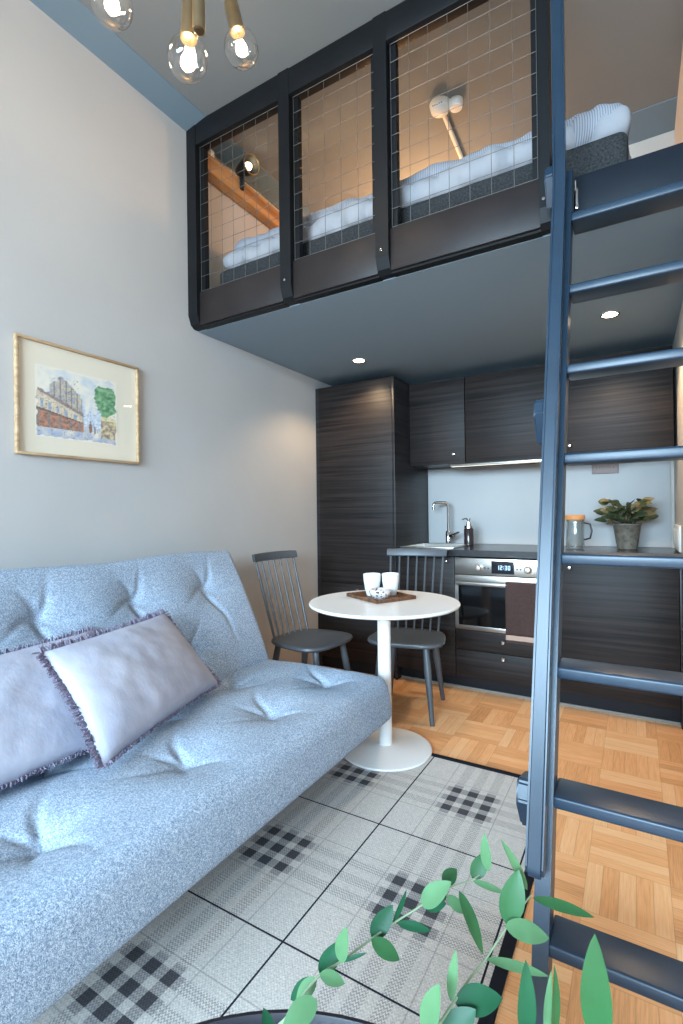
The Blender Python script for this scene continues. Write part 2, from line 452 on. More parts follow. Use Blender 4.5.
# ------------------------------------------------------------------ loft contents
tag(MB().box(-2.075, -2.005, 1.98, YLB - .002, 3.045, 3.145, .004).build('timber_beam', M['beam']), 'raw pine beam along the left wall above the loft bed', 'beam')
tag(MB().roundbox((-2.035, 2.02, 3.168), (.025, .022, .022), .012, (2, 2, 2)).build('wall_bracket', M['white_plastic']), 'small white fitting on the near end of the pine beam', 'fitting')
mt = tag(MB().roundbox((-1.0, 2.58, 2.425), (.99, .55, .083), .03, (20, 10, 3)).build('mattress', M['felt']), 'dark grey felt mattress on the loft platform behind the wire mesh', 'mattress')
def duvet_fn(c, amp, fx, fy):
    def fn(p, n):
        w = p + V(c)
        d = noise.noise(V((w.x * fx, w.y * fy, w.z * 4.))) * amp + noise.noise(V((w.x * fx * 2.7, w.y * fy * 2, w.z * 9. + 3))) * amp * .45
        q = p + n * d
        if q.z + c[2] < 2.512: q.z = 2.512 - c[2]
        return q
    return fn
dv = thing('duvet', (-1.0, 2.6, 2.51), 'white and fine striped duvet spread over the loft mattress', 'duvet')
c = (-1.0, 2.60, 2.566); MB().roundbox(c, (.995, .55, .056), .05, (150, 40, 4), duvet_fn(c, .032, 12, 7)).build('duvet_cover', M['linen'], dv, angle=80)
c = (-1.045, 2.66, 2.650); MB().roundbox(c, (.905, .55, .055), .05, (150, 40, 4), duvet_fn(c, .020, 6, 3)).build('striped_fold', M['stripe'], dv, angle=80)
c = (-.115, 2.50, 2.588); MB().roundbox(c, (.105, .46, .074), .07, (16, 40, 8), duvet_fn(c, .020, 9, 6)).build('rolled_end', M['stripe'], dv, angle=80)

sp = thing('clamp_spotlight', (-1.99, 2.26, 3.145), 'black clip-on spotlight glowing on the pine beam in the loft', 'spotlight')
sa, sb = V((-2.03, 2.255, 3.205)), V((-1.905, 2.225, 3.187)); ax = (sb - sa).normalized()
sh = MB().lathe([(.018, 0), (.026, .004), (.034, .03), (.046, .085), (.052, .125), (.055, .127), (.055, .133), (.049, .133), (.044, .09), (.03, .03), (0, .028)], sa, 24, ax).build('lamp_head', M['black_metal'], sp)
MB().lathe([(0, .07), (.012, .072), (.02, .085), (.022, .1), (.016, .116), (0, .122)], sa, 16, ax).build('bulb', emit('spot_bulb', (1.0, .8, .5, 1), 9), sp)
MB().lathe([(.052, .128), (.056, .132), (.053, .14), (.049, .133)], sa, 24, ax, ring=True).build('rim', mat('brass_lamp_rim', S(200, 170, 120), .3, .8), sp)
MB().tube([sa + ax * .03 + V((0, 0, -.03)), (-2.0, 2.24, 3.15), (-1.992, 2.25, 3.145)], .006, 8).build('neck', M['black_metal'], sp)
MB().box(-2.012, -1.985, 2.235, 2.262, 3.085, 3.158, .004).build('clamp', M['black_metal'], sp)
MB().tube([(-1.998, 2.25, 3.15), (-1.996, 2.4, 3.153), (-1.998, 2.6, 3.152), (-1.997, 2.9, 3.152)], .003, 6).build('cord', M['black_metal'], sp)

sd = thing('smoke_detector', (-.849, 2.477, ZC), 'white round smoke detector with a thin conduit on the loft ceiling', 'smoke detector')
MB().lathe([(0, -.05), (.03, -.048), (.046, -.036), (.052, -.014), (.054, 0)], (-.849, 2.477, ZC - .001), 32).build('housing', M['white_plastic'], sd)
m = MB()
for a in range(-2, 3):
    m.box(-.849 + a * .011 - .003, -.849 + a * .011 + .003, 2.43, 2.436, ZC - .036 - abs(a) * -.002, ZC - .03)
m.build('vent', M['black_metal'], sd)
MB().lathe([(0, -.04), (.03, -.038), (.036, -.02), (.036, 0)], (-.772, 2.50, ZC - .001), 24).build('junction_box', M['white_plastic'], sd)
MB().tube([(-.848, 2.52, ZC - .015), (-.862, 2.81, ZC - .015), (-.872, 3.02, ZC - .015)], .0125, 10).build('conduit', M['white_plastic'], sd)

# ------------------------------------------------------------------ ladder
TI = .0933 / .27393                       # run per rise
TH = math.atan(TI); CA, SA = math.cos(TH), math.sin(TH)
Z1, Y1, XI = 2.1314, 1.80, -.174
yf = lambda z: Y1 - TI * (Z1 - z)         # front line of the ladder
NX = V((0, -CA, SA))                      # towards the room
lad = thing('loft_ladder', (0, yf(0), 0), 'steep blue-black wooden ladder leading up to the sleeping loft', 'ladder')
def stile(x0, x1, ztop):
    dep = .066
    a = V((0, yf(0), 0)); b = V((0, yf(ztop), ztop))
    pts = [V((x0, a.y, 0)), V((x0, b.y, b.z)), V((x0, b.y + dep / CA * .9, b.z + .0)), V((x0, a.y + dep / CA, 0))]
    return MB().prism(pts, (x1 - x0, 0, 0))
stile(XI - .034, XI, 2.31).build('stile', M['ladder'], lad, smooth=False)
stile(.188, .203, 2.31).build('stile', M['ladder'], lad, smooth=False)
for i in range(8):
    z = Z1 - .27393 * i; y = yf(z); dd = .095 if i else .1
    MB().box(XI - .002, .189, y - .004, y + dd, z - .029, z, .006, 3).build('tread', M['ladder'], lad)
# handrail: sloping, then upright beside the loft opening
hx0, hx1 = -.225, -.187
def rail_pt(z, o):                        # o: distance in front of the ladder's front line
    if z <= 2.22: return V((0, yf(z), z)) + NX * o
    return V((0, yf(2.22) - CA * o, z + SA * o))
lo, hi = .022, .058
base = .352
path_in = [rail_pt(base, lo), rail_pt(2.22, lo), V((0, yf(2.22) - CA * lo, ZC - .003))]
path_out = [rail_pt(base, hi), rail_pt(2.22, hi), V((0, yf(2.22) - CA * hi, ZC - .003))]
poly = [path_out[2], path_out[1]]
poly.append(path_out[0])
dn = V((0, -SA, -CA))
mid = (path_in[0] + path_out[0]) / 2
for k in range(1, 8):
    a = PI * k / 8
    poly.append(mid + NX * ((hi - lo) / 2 * math.cos(a)) + dn * (.022 * math.sin(a)))
poly += [path_in[0], path_in[1], path_in[2]]
hm = MB().prism([p + V((hx0, 0, 0)) for p in poly], (hx1 - hx0, 0, 0))
bmesh.ops.bevel(hm.b, geom=[e for e in hm.b.edges if abs((e.verts[0].co - e.verts[1].co).x) < .001], offset=.006, segments=2, affect='EDGES')
for v in hm.b.verts: v.co.x += .005 * max(0, 1 - v.co.z / 2.2)
hm.build('handrail', M['ladder'], lad)
# handrail brackets
for zb in (.487, 1.43, 2.275):
    o = V((0, yf(zb), zb)); UP = -dn
    prof = [o + NX * .046 + UP * .028, o + NX * .054 + UP * .020, o + NX * .054 - UP * .020, o + NX * .046 - UP * .028, o - NX * .02 - UP * .085, o - NX * .03 - UP * .07, o - NX * .03 + UP * .035]
    dx = .010 * max(0, 1 - zb / 2.2)
    b = MB().prism([p + V((hx0 - .03 + dx, 0, 0)) for p in prof], (.03, 0, 0))
    bmesh.ops.bevel(b.b, geom=b.b.edges[:], offset=.005, segments=2, affect='EDGES')
    b.build('handrail_bracket', M['ladder'], lad)

# ------------------------------------------------------------------ kitchen
FY = 3.12            # front face of base units
KX = [-1.425, -1.012, -.408, .188]
def knob(x, y, z, parent, m='chrome', r=.012):
    mb = MB().lathe([(.005, 0), (.005, .012), (r * .9, .016), (r, .022), (r * .7, .028), (0, .03)], (x, y, z), 16, (0, -1, 0))
    return mb.build('knob', M[m], parent)
tc = thing('tall_cabinet', (-1.74, 3.42, 0), 'tall black-brown cabinet between the left wall and the sink', 'cabinet')
MB().box(-2.045, KX[0] - .018, FY + .021, YB - .002, .0, 2.085).build('body', M['plinth'], tc, smooth=False)
MB().box(-2.078, -2.046, FY + .01, YB - .002, .0, 2.09).build('filler_strip', M['cab_side'], tc, smooth=False)
MB().box(KX[0] - .017, KX[0] + .001, FY - .002, YB - .002, .0, 2.09, .001).build('side_panel', M['cab_side'], tc)
d1 = MB().box(-2.044, KX[0] - .019, FY, FY + .02, .64, 2.088, .0015).build('door', M['cab'], tc)
d2 = MB().box(-2.044, KX[0] - .019, FY, FY + .02, .085, .636, .0015).build('door', M['cab'], tc)
knob(-1.72, FY, .60, d2)
def base_unit(name, x0, x1, label, doors, knobs):
    t = thing(name, ((x0 + x1) / 2, 3.43, 0), label, 'cabinet')
    w = MB(); w.box(x0 + .001, x0 + .018, FY + .022, YB - .06, .09, .86); w.box(x1 - .018, x1 - .001, FY + .022, YB - .06, .09, .86)
    w.box(x0 + .018, x1 - .018, FY + .022, YB - .06, .09, .106); w.box(x0 + .018, x1 - .018, YB - .07, YB - .06, .106, .86)
    w.build('body', M['plinth'], t, smooth=False)
    for (z0, z1, nm), kn in zip(doors, knobs):
        d = MB().box(x0 + .002, x1 - .002, FY, FY + .02, z0, z1, .0015).build(nm, M['cab'], t)
        if kn: knob(kn[0], FY, kn[1], d)
    return t
base_unit('base_cabinet', KX[0] + .002, KX[1], 'black-brown base cabinet with a knob under the sink', [(.092, .857, 'door')], [(-1.062, .83)])
ov = thing('oven_cabinet', (-.71, 3.43, 0), 'black-brown oven cabinet with two drawers below the built-in oven', 'cabinet')
w = MB(); w.box(KX[1] + .001, KX[1] + .018, FY + .022, YB - .06, .09, .86); w.box(KX[2] - .018, KX[2] - .001, FY + .022, YB - .06, .09, .86); w.box(KX[1] + .018, KX[2] - .018, FY + .022, YB - .06, .37, .385); w.box(KX[1] + .018, KX[2] - .018, FY + .03, YB - .06, .09, .106)
w.build('body', M['plinth'], ov, smooth=False)
dr = MB().box(KX[1] + .002, KX[2] - .002, FY, FY + .02, .272, .398, .0015).build('drawer', M['cab'], ov); knob(-.712, FY, .345, dr, r=.015)
dr = MB().box(KX[1] + .002, KX[2] - .002, FY, FY + .02, .092, .268, .0015).build('drawer', M['cab'], ov); knob(-.712, FY, .243, dr, r=.015)
base_unit('dishwasher_cabinet', KX[2], KX[3], 'wide black-brown front right of the oven behind the ladder', [(.1, .857, 'door')], [(-.335, .82)])
wk = thing('plinth', (-.62, 3.19, 0), 'dark recessed plinth below the kitchen base cabinets', 'plinth')
MB().box(KX[0] + .003, KX[3], 3.185, 3.2, .0, .089).build('board', M['plinth'], wk, smooth=False)
MB().box(KX[0] + .003, KX[3], 3.178, 3.1845, .0, .014).build('floor_seal', M['plinth_trim'], wk, smooth=False)
tag(MB().box(KX[3] + .001, XR - .001, FY + .002, YB - .002, 0, .864, .001).build('end_panel', M['cab_side']), 'narrow dark end panel of the kitchen against the right wall', 'panel')

# oven
on = thing('oven', (-.71, 3.4, .4), 'built-in stainless steel oven with digital display under the worktop', 'oven')
ox0, ox1 = KX[1] + .004, KX[2] - .004
MB().box(ox0 + .02, ox1 - .02, FY + .005, YB - .1, .405, .85).build('body', M['black_metal'], on, smooth=False)
cp = MB().box(ox0, ox1, FY - .012, FY + .004, .752, .856, .003).build('control_panel', M['steel'], on)
dp = MB().box(-.775, -.640, FY - .014, FY - .0125, .765, .842).build('display', mat('display_glass', S(18, 24, 34), .1), cp, smooth=False)
g = MB()
gx = -.742
for k, ch in enumerate('12:30'):
    if ch == ':':
        g.box(gx, gx + .004, FY - .0155, FY - .0145, .795, .799); g.box(gx, gx + .004, FY - .0155, FY - .0145, .808, .812); gx += .009; continue
    segs = {'1': 'bc', '2': 'abged', '3': 'abgcd', '0': 'abcdef'}[ch]
    W_, H_, T_ = .013, .026, .003; z0 = .79
    for sg in segs:
        q = {'a': (0, W_, H_ - T_, H_), 'g': (0, W_, H_ / 2 - T_ / 2, H_ / 2 + T_ / 2), 'd': (0, W_, 0, T_), 'b': (W_ - T_, W_, H_ / 2, H_), 'c': (W_ - T_, W_, 0, H_ / 2), 'f': (0, T_, H_ / 2, H_), 'e': (0, T_, 0, H_ / 2)}[sg]
        g.box(gx + q[0], gx + q[1], FY - .0155, FY - .0145, z0 + q[2], z0 + q[3])
    gx += .019
g.build('digits', M['digits'], cp, smooth=False)
for x in (-.853, -.560):
    MB().lathe([(.024, 0), (.024, .006), (.019, .008), (.018, .026), (.014, .03), (0, .031)], (x, FY - .012, .797), 28, (0, -1, 0)).build('dial', M['steel'], cp)
for x in (-.815, -.795, -.622, -.602):
    MB().lathe([(.005, 0), (.005, .003), (0, .0035)], (x, FY - .012, .797), 12, (0, -1, 0)).build('button', M['black_metal'], cp)
od = MB()
od.box(ox0, ox1, FY - .012, FY + .004, .402, .43, .002); od.box(ox0, ox1, FY - .012, FY + .004, .69, .747, .002)
od.box(ox0, ox0 + .022, FY - .012, FY + .004, .43, .69); od.box(ox1 - .022, ox1, FY - .012, FY + .004, .43, .69)
odo = od.build('oven_door', M['steel'], on)
MB().box(ox0 + .022, ox1 - .022, FY - .009, FY + .003, .43, .69).build('door_glass', M['blackglass'], odo, smooth=False)
hd = MB().box(ox0 + .015, ox1 - .015, FY - .058, FY - .044, .688, .710, .004)
for x in (ox0 + .03, ox1 - .03): hd.box(x - .008, x + .008, FY - .046, FY - .012, .691, .707)
hd.build('handle', M['steel'], odo)

# towel hung over the oven handle
tw = thing('tea_towel', (-.57, FY - .051, .36), 'brown tea towel with a pale stripe hanging on the oven handle', 'towel')
def towel_fn(x0, x1, zs):
    def fn(u, v):
        x = x0 + (x1 - x0) * u; L = zs[0] + (zs[1] - zs[0]) * v
        return x, L
    return fn
def towel_piece(s0, s1, name, m, parent):
    # s: length along the cloth from the front hem over the bar to the rear hem
    ztop = .711 + .0035; yf_, yr = FY - .0625, FY - .0395
    Lf = ztop - .362
    def pt(u, v):
        s = s0 + (s1 - s0) * v; x = -.682 + .185 * u
        wob = .004 * math.sin(u * 9 + 1) * min(1, max(0, Lf - s) * 4)
        if s <= Lf: return V((x, yf_ - .002 - abs(wob), .362 + s))
        arc = .036
        if s <= Lf + arc:
            a = (s - Lf) / arc * PI
            return V((x, (yf_ + yr) / 2 - math.cos(a) * (yr - yf_) / 2, ztop + math.sin(a) * .008))
        return V((x, yr + .002, ztop - (s - Lf - arc)))
    b = MB().grid(pt, 14, 30)
    o = b.build(name, m, parent)
    sm = o.modifiers.new('thick', 'SOLIDIFY'); sm.thickness = .003; sm.offset = 0
    return o
cl = towel_piece(.047, .62, 'cloth', M['towel'], tw)
towel_piece(0, .018, 'hem', M['towel'], cl); towel_piece(.018, .047, 'stripe', M['towel_stripe'], cl)

# worktop with sink cut-out
sx0, sx1, sy0, sy1 = -1.40, -1.06, 3.20, 3.57
w = MB(); wy0, wy1, z0, z1 = FY - .02, YB - .016, .866, .906
w.box(KX[0] + .002, sx0, wy0, wy1, z0, z1); w.box(sx1, XR - .001, wy0, wy1, z0, z1); w.box(sx0, sx1, wy0, sy0, z0, z1); w.box(sx0, sx1, sy1, wy1, z0, z1)
bmesh.ops.remove_doubles(w.b, verts=w.b.verts[:], dist=.0001)
tag(w.build('worktop', M['counter'], smooth=False), 'continuous black kitchen worktop along the back wall', 'worktop')
sk = thing('sink', (-1.23, 3.385, .906), 'inset stainless steel sink in the worktop beside the tall cabinet', 'sink')
r_ = MB(); a = .022
for (x0, x1, y0, y1) in ((sx0 - a, sx1 + a, sy0 - a, sy0 + .004), (sx0 - a, sx1 + a, sy1 - .004, sy1 + .03), (sx0 - a, sx0 + .004, sy0, sy1), (sx1 - .004, sx1 + a, sy0, sy1)):
    r_.box(x0, x1, y0, y1, .9065, .914, .002)
r_.build('rim', M['steel'], sk)
r_ = MB(); q = .006
for (x0, x1, y0, y1, zz0, zz1) in ((sx0 + .004, sx0 + .007, sy0 + .004, sy1 - .004, .78, .912), (sx1 - .007, sx1 - .004, sy0 + .004, sy1 - .004, .78, .912), (sx0 + .004, sx1 - .004, sy0 + .004, sy0 + .007, .78, .912), (sx0 + .004, sx1 - .004, sy1 - .007, sy1 - .004, .78, .912), (sx0 + .004, sx1 - .004, sy0 + .004, sy1 - .004, .775, .78)):
    r_.box(x0, x1, y0, y1, zz0, zz1)
r_.build('basin', M['steel'], sk, smooth=False)
MB().lathe([(.028, 0), (.028, .003), (.02, .004), (0, .004)], (-1.23, 3.39, .78), 20).build('drain', M['chrome'], sk)
# tap
fx_, fy_ = -1.222, 3.63
fa = thing('kitchen_tap', (fx_, fy_, .906), 'tall chrome kitchen tap with squared spout behind the sink', 'tap')
MB().lathe([(.026, 0), (.026, .006), (.022, .01), (.021, .09), (.016, .1), (0, .1)], (fx_, fy_, .9065), 24).build('base', M['chrome'], fa)
pth = [(fx_, fy_, .99), (fx_, fy_, 1.19)]
for k in range(1, 7):
    a = PI / 2 * k / 6; pth.append((fx_ - .03 * (1 - math.cos(a)) * .87, fy_ - .03 * (1 - math.cos(a)) * .5, 1.19 + .03 * math.sin(a)))
for k in range(0, 7):
    a = PI / 2 * k / 6; e = .085 + .025 * math.sin(a); pth.append((fx_ - e * .87, fy_ - e * .5, 1.22 - .025 * (1 - math.cos(a))))
pth.append((fx_ - .11 * .87, fy_ - .11 * .5, 1.165))
MB().tube(pth, .0105, 12).build('spout', M['chrome'], fa)
MB().tube([(fx_ + .018, fy_ - .01, .965), (fx_ + .05, fy_ - .03, .968)], .017, 14).build('valve', M['chrome'], fa)
MB().tube([(fx_ + .05, fy_ - .03, .968), (fx_ + .06, fy_ - .036, .985), (fx_ + .1, fy_ - .05, 1.0)], [.012, .008, .006], 10).build('lever', M['chrome'], fa)
so = thing('soap_dispenser', (-1.035, 3.52, .906), 'dark soap dispenser with a chrome pump right of the tap', 'soap dispenser')
MB().lathe([(.03, 0), (.034, .004), (.034, .115), (.03, .122), (0, .122)], (-1.035, 3.52, .9065), 28).build('bottle', M['soapdark'], so)
MB().lathe([(.031, 0), (.033, .003), (.031, .02), (.016, .024), (.014, .045), (.008, .047), (.008, .06), (.015, .062), (.015, .074), (0, .075)], (-1.035, 3.52, 1.0285), 22).build('pump', M['chrome'], so)
MB().tube([(-1.035, 3.52, 1.097), (-1.06, 3.505, 1.099), (-1.075, 3.496, 1.092)], .005, 8).build('nozzle', M['chrome'], so)

# splashback, socket, switch, led strip
tag(MB().box(KX[0] + .002, .186, YB - .015, YB - .002, .907, 1.488, .001).build('splashback', M['splash']), 'pale blue-grey splashback panel between worktop and wall cabinets', 'splashback')
so = thing('double_socket', (-.176, YB - .016, 1.43), 'metal double power socket on the pale splashback', 'socket')
pl_ = MB().box(-.256, -.098, YB - .027, YB - .0155, 1.39, 1.468, .003).build('plate', M['steel_dark'], so)
for x in (-.217, -.138):
    w = MB().lathe([(.027, 0), (.028, .003), (.022, .003), (.021, .001), (0, .001)], (x, YB - .0272, 1.429), 24, (0, -1, 0)).build('outlet', M['steel_dark'], so)
    g = MB()
    for dx in (-.009, .009): g.lathe([(.004, 0), (.004, .0018), (0, .0019)], (x + dx, YB - .0275, 1.429), 8, (0, -1, 0))
    g.build('pin_hole', M['black_metal'], w)
sw = thing('switch_panel', (XR - .001, 3.5, .95), 'white switch panel on the right wall at the end of the worktop', 'switch panel')
MB().box(XR - .012, XR - .001, 3.2, 3.62, .918, 1.06, .003).build('plate', M['white_plastic'], sw)
for k in range(3):
    MB().box(XR - .016, XR - .0125, 3.225 + k * .135, 3.335 + k * .135, .945, 1.035, .002).build('switch', M['white_plastic'], sw)
ls = thing('cabinet_light', (-.7, 3.43, 1.475), 'slim metal strip light under the wall cabinets', 'light')
MB().box(-1.13, -.08, 3.405, 3.445, 1.468, 1.484, .002).build('housing', M['steel'], ls)
MB().box(-1.12, -.09, 3.412, 3.438, 1.465, 1.4675).build('diffuser', M['led'], ls, smooth=False)
# wall cabinets
UY = 3.38
labs = ['black-brown wall cabinet nearest the tall cabinet, above the sink', 'black-brown wall cabinet above the oven, left of the ladder', 'black-brown wall cabinet right of the ladder']
for k in range(3):
    x0, x1 = KX[k] + .002, KX[k + 1]
    t = thing('wall_cabinet', ((x0 + x1) / 2, 3.57, 1.49), labs[k], 'cabinet', 'wall cabinets above the worktop')
    MB().box(x0 + .001, x1 - .001, UY + .021, YB - .002, 1.489, 2.078).build('body', M['cab_side'], t, smooth=False)
    d = MB().box(x0 + .0015, x1 - .0015, UY, UY + .02, 1.486, 2.08, .0015).build('door', M['cab'], t)
    knob([-1.09, -.455, -.352][k], UY, 1.55, d, r=.013)

# downlights recessed in the loft underside
dl = thing('downlight', (-1.575, 2.9, ZL0), 'round recessed downlight above the tall cabinet, left of the two', 'downlight', 'downlights under the loft')
MB().lathe([(.036, -.004), (.045, -.006), (.047, -.001), (.036, -.001)], (-1.575, 2.9, ZL0 - .0005), 32, ring=True).build('ring', M['chrome'], dl)
MB().lathe([(0, -.003), (.035, -.003), (.036, -.001)], (-1.575, 2.9, ZL0 - .0005), 24).build('lamp', M['lampglow'], dl)
d2 = copy_tree(dl); d2.location = (-.107, 2.93, ZL0); d2['label'] = 'round recessed downlight seen between the ladder rungs, right of the two'

# counter things
jx, jy = -.338, 3.46
jg = thing('glass_jug', (jx, jy, .906), 'clear glass jug with a cork lid and handle on the worktop', 'jug')
MB().lathe([(0, .003), (.052, .003), (.055, .008), (.056, .19), (.053, .19), (.052, .01), (0, .009)], (jx, jy, .9055), 36).build('glass', M['jug_glass'], jg)
MB().lathe([(0, 0), (.05, 0), (.052, .006), (.06, .008), (.06, .034), (.057, .037), (0, .037)], (jx, jy, 1.083), 32).build('lid', M['cork'], jg)
MB().tube([(jx + .055, jy - .01, 1.07), (jx + .088, jy - .02, 1.062), (jx + .098, jy - .024, 1.02), (jx + .088, jy - .02, .975), (jx + .055, jy - .01, .965)], .0055, 10).build('handle', M['black_metal'], jg)
px_, py_ = -.052, 3.5
pp = thing('potted_plant', (px_, py_, .906), 'bushy potted plant in a mottled metal pot on the worktop', 'potted plant')
MB().lathe([(0, .002), (.05, 0), (.055, .006), (.056, .02), (.06, .04), (.075, .145), (.079, .15), (.079, .158), (.073, .158), (.069, .135), (0, .135)], (px_, py_, .9065), 36).build('pot', M['pot'], pp)
MB().lathe([(0, 0), (.069, 0), (.066, .006), (0, .01)], (px_, py_, 1.0395), 20).build('soil', M['soil'], pp)
def leaf(mb, b, t, wd, nrm=None, fold=.18, curl=.12, n=8):
    b, t = V(b), V(t); d = t - b; L = d.length; d.normalize()
    nrm = V(nrm) if nrm is not None else V((0, 0, 1))
    sd_ = d.cross(nrm)
    if sd_.length < 1e-4: sd_ = d.cross(V((1, 0, 0)))
    sd_.normalize(); nn = sd_.cross(d).normalized()
    rows = []
    for i in range(n + 1):
        s = i / n; w_ = wd * .5 * (math.sin(PI * s ** .82) ** .75 if 0 < s < 1 else .02)
        cpt = b + d * L * s + nn * (curl * L * (math.sin(PI * s) * .5))
        rows.append([mb.b.verts.new(cpt + sd_ * w_ * k + nn * (abs(k) * fold * w_)) for k in (-1, -.5, 0, .5, 1)])
    for A, B in zip(rows, rows[1:]):
        for k in range(4): mb.b.faces.new((A[k], A[k + 1], B[k + 1], B[k]))
rnd = random.Random(3)
mbs = [MB(), MB()]; st = MB()
for k in range(95):
    a = rnd.uniform(0, 2 * PI); rr = .03 + .16 * rnd.random() ** .7; el = rnd.uniform(.0, 1.)
    h = 1.05 + .045 + el * .12 * (1 - rr * 1.5) + rnd.uniform(-.05, .03) * (rr / .15)
    tip = V((px_ + math.cos(a) * rr, py_ + math.sin(a) * rr * .8, h))
    bs = V((px_ + math.cos(a) * rr * .6, py_ + math.sin(a) * rr * .5, h - .01 + rnd.uniform(-.01, .02)))
    d = (tip - bs); tip = bs + d.normalized() * rnd.uniform(.05, .085)
    leaf(mbs[0 if rnd.random() < .76 else 1], bs, tip, rnd.uniform(.034, .052), V((rnd.uniform(-.6, .6), -.7 + rnd.uniform(-.5, .4), .7)), .25, rnd.uniform(-.3, .3))
    if k % 3 == 0: st.tube([(px_ + math.cos(a) * .02, py_ + math.sin(a) * .02, 1.045), tuple((V((px_, py_, 1.06)) + bs) / 2), tuple(bs)], .0022, 5)
fo = mbs[0].build('foliage', M['herb_a'], pp, angle=80); mbs[1].build('variegated_foliage', M['herb_b'], pp, angle=80); st.build('stalks', M['herb_a'], pp)

# ------------------------------------------------------------------ framed watercolour
PX = XL + .001
pc = thing('framed_picture', (PX, 1.287, 1.631), 'framed watercolour of a town street on the left wall above the sofa', 'picture')
y0, y1, z0, z1 = 1.009, 1.563, 1.397, 1.866; fwid = .011
w = MB()
for (a, b, c_, d_) in ((y0, y1, z0, z0 + fwid), (y0, y1, z1 - fwid, z1), (y0, y0 + fwid, z0 + fwid, z1 - fwid), (y1 - fwid, y1, z0 + fwid, z1 - fwid)):
    w.box(PX, PX + .022, a, b, c_, d_, .002)
w.build('frame', M['frame_oak'], pc)
MB().box(PX, PX + .008, y0 + fwid, y1 - fwid, z0 + fwid, z1 - fwid).build('mount', M['mount'], pc, smooth=False)
def paint(u, v):
    n = lambda s, o=0: noise.noise(V((u * s, v * s, o)))
    cream = V((.86, .80, .68))
    c = cream.copy()
    edge_ = min(u, 1 - u, v, 1 - v) + .03 * n(14, 5)
    if edge_ < .02: return cream
    # sky washes
    sky = .5 + .5 * n(5, 1) + .35 * n(17, 2)
    c = cream.lerp(V((.52, .60, .70)), max(0, min(.8, sky * 1.1 - .25)) * (1 if v > .45 else .4))
    # street
    if v < .2 + .1 * (1 - abs(u - .6)):
        c = V((.80, .74, .64)).lerp(V((.42, .47, .60)), max(0, min(1, .55 + 1.2 * n(9, 3) + (.12 - v) * 2)))
    # far blue houses
    if .46 < u < .84 and .22 < v < .50 + .08 * math.sin(u * 60):
        c = V((.46, .56, .70)).lerp(V((.80, .82, .84)), .5 + .8 * n(30, 4))
    # tall roofs
    top = .9 - abs(u - .30) * 1.1 + .06 * n(20, 6)
    if .16 < u < .54 and .4 < v < top:
        c = V((.62, .54, .40)).lerp(V((.40, .40, .46)), max(0, min(1, .4 + 1.4 * n(24, 7))))
        if math.sin(u * 95) > .75: c = c * .55
    # long facade on the left in perspective
    roof = .70 - .52 * u
    if u < .56 and v < roof + .04 * n(30, 1) and v > .14:
        c = V((.80, .70, .52)).lerp(V((.60, .48, .36)), max(0, .4 + n(14, 8)))
        if v > roof - .045: c = V((.34, .26, .24))
        k = (v - .15) / max(.05, roof - .15)
        if .5 < k < .75 and math.sin((u ** .8) * 62) > .35: c = V((.36, .42, .52))
        if k < .45:
            c = V((.58, .27, .17)).lerp(V((.26, .17, .14)), max(0, min(1, .35 + 1.6 * n(22, 9))))
            if math.sin(u * 52) > .7: c = V((.30, .24, .22))
        if abs(k - .46) < .03: c = V((.22, .15, .13))
    # right stalls
    if u > .78 and .08 < v < .42:
        c = V((.72, .60, .36)).lerp(V((.26, .20, .18)), max(0, min(1, .45 + 1.6 * n(20, 10))))
        if v > .36: c = V((.80, .70, .42))
    # tree
    d = math.hypot((u - .86) / .17, (v - .66) / .24) + .35 * n(9, 11) + .2 * n(26, 12)
    if d < .95: c = V((.09, .26, .13)).lerp(V((.30, .52, .28)), max(0, min(1, .5 + 1.2 * n(20, 13))))
    # strolling figure
    if math.hypot((u - .645) / .022, (v - .215) / .075) < 1: c = V((.30, .17, .12))
    if math.hypot((u - .645) / .011, (v - .305) / .018) < 1: c = V((.34, .22, .17))
    if abs(u - .70) < .012 and .14 < v < .25: c = V((.25, .25, .33))
    ink = n(34, 20)
    if (v < .66 - .3 * u or u > .7 or .16 < u < .5) and v < .88 and (.0 < ink < .04 or n(60, 21) > .45): c = c * .42
    return c
NU, NV = 130, 104
g = MB().grid(lambda u, v: (PX + .0088, 1.085 + .365 * u, 1.476 + .293 * v), NU, NV)
po = g.build('watercolour', M['print'], pc, smooth=False, recalc=False)
ca = po.data.color_attributes.new('Col', 'FLOAT_COLOR', 'POINT')
for i in range(NU + 1):
    for j in range(NV + 1):
        c = paint(i / NU, j / NV); ca.data[i * (NV + 1) + j].color = (c.x, c.y, c.z, 1)
MB().box(PX + .013, PX + .0145, y0 + fwid, y1 - fwid, z0 + fwid, z1 - fwid).build('glass', M['picglass'], pc, smooth=False)

# ------------------------------------------------------------------ sofa bed
sf = thing('sofa_bed', (-1.5, 1.0, 0), 'light blue tufted sofa bed along the left wall', 'sofa')
def tuft_depth(a, b, tufts, dirs):
    dd = 0.
    for (ta, tb) in tufts:
        x, y = a - ta, b - tb; r = math.hypot(x, y)
        if r > .34: continue
        dd += .026 * math.exp(-(r / .03)) + .024 * math.exp(-(r / .11) ** 2)
        for (an, ln, dp) in dirs:
            ca_, sa_ = math.cos(an), math.sin(an)
            t_ = x * ca_ + y * sa_; p_ = -x * sa_ + y * ca_ + .012 * math.sin(t_ * 24 + ta * 9)
            if t_ > 0: dd += dp * math.exp(-(p_ / .012) ** 2) * math.exp(-(t_ / ln) ** 2) * (1 - math.exp(-t_ / .01))
    return dd
SC = V((-1.325, 1.012, .335)); SHX, SHY, SHZ = .385, .972, .092
tuf = [(-1.17, y) for y in (.21, .61, 1.03, 1.44, 1.82)] + [(-1.52, y) for y in (.41, .82, 1.23, 1.63)]
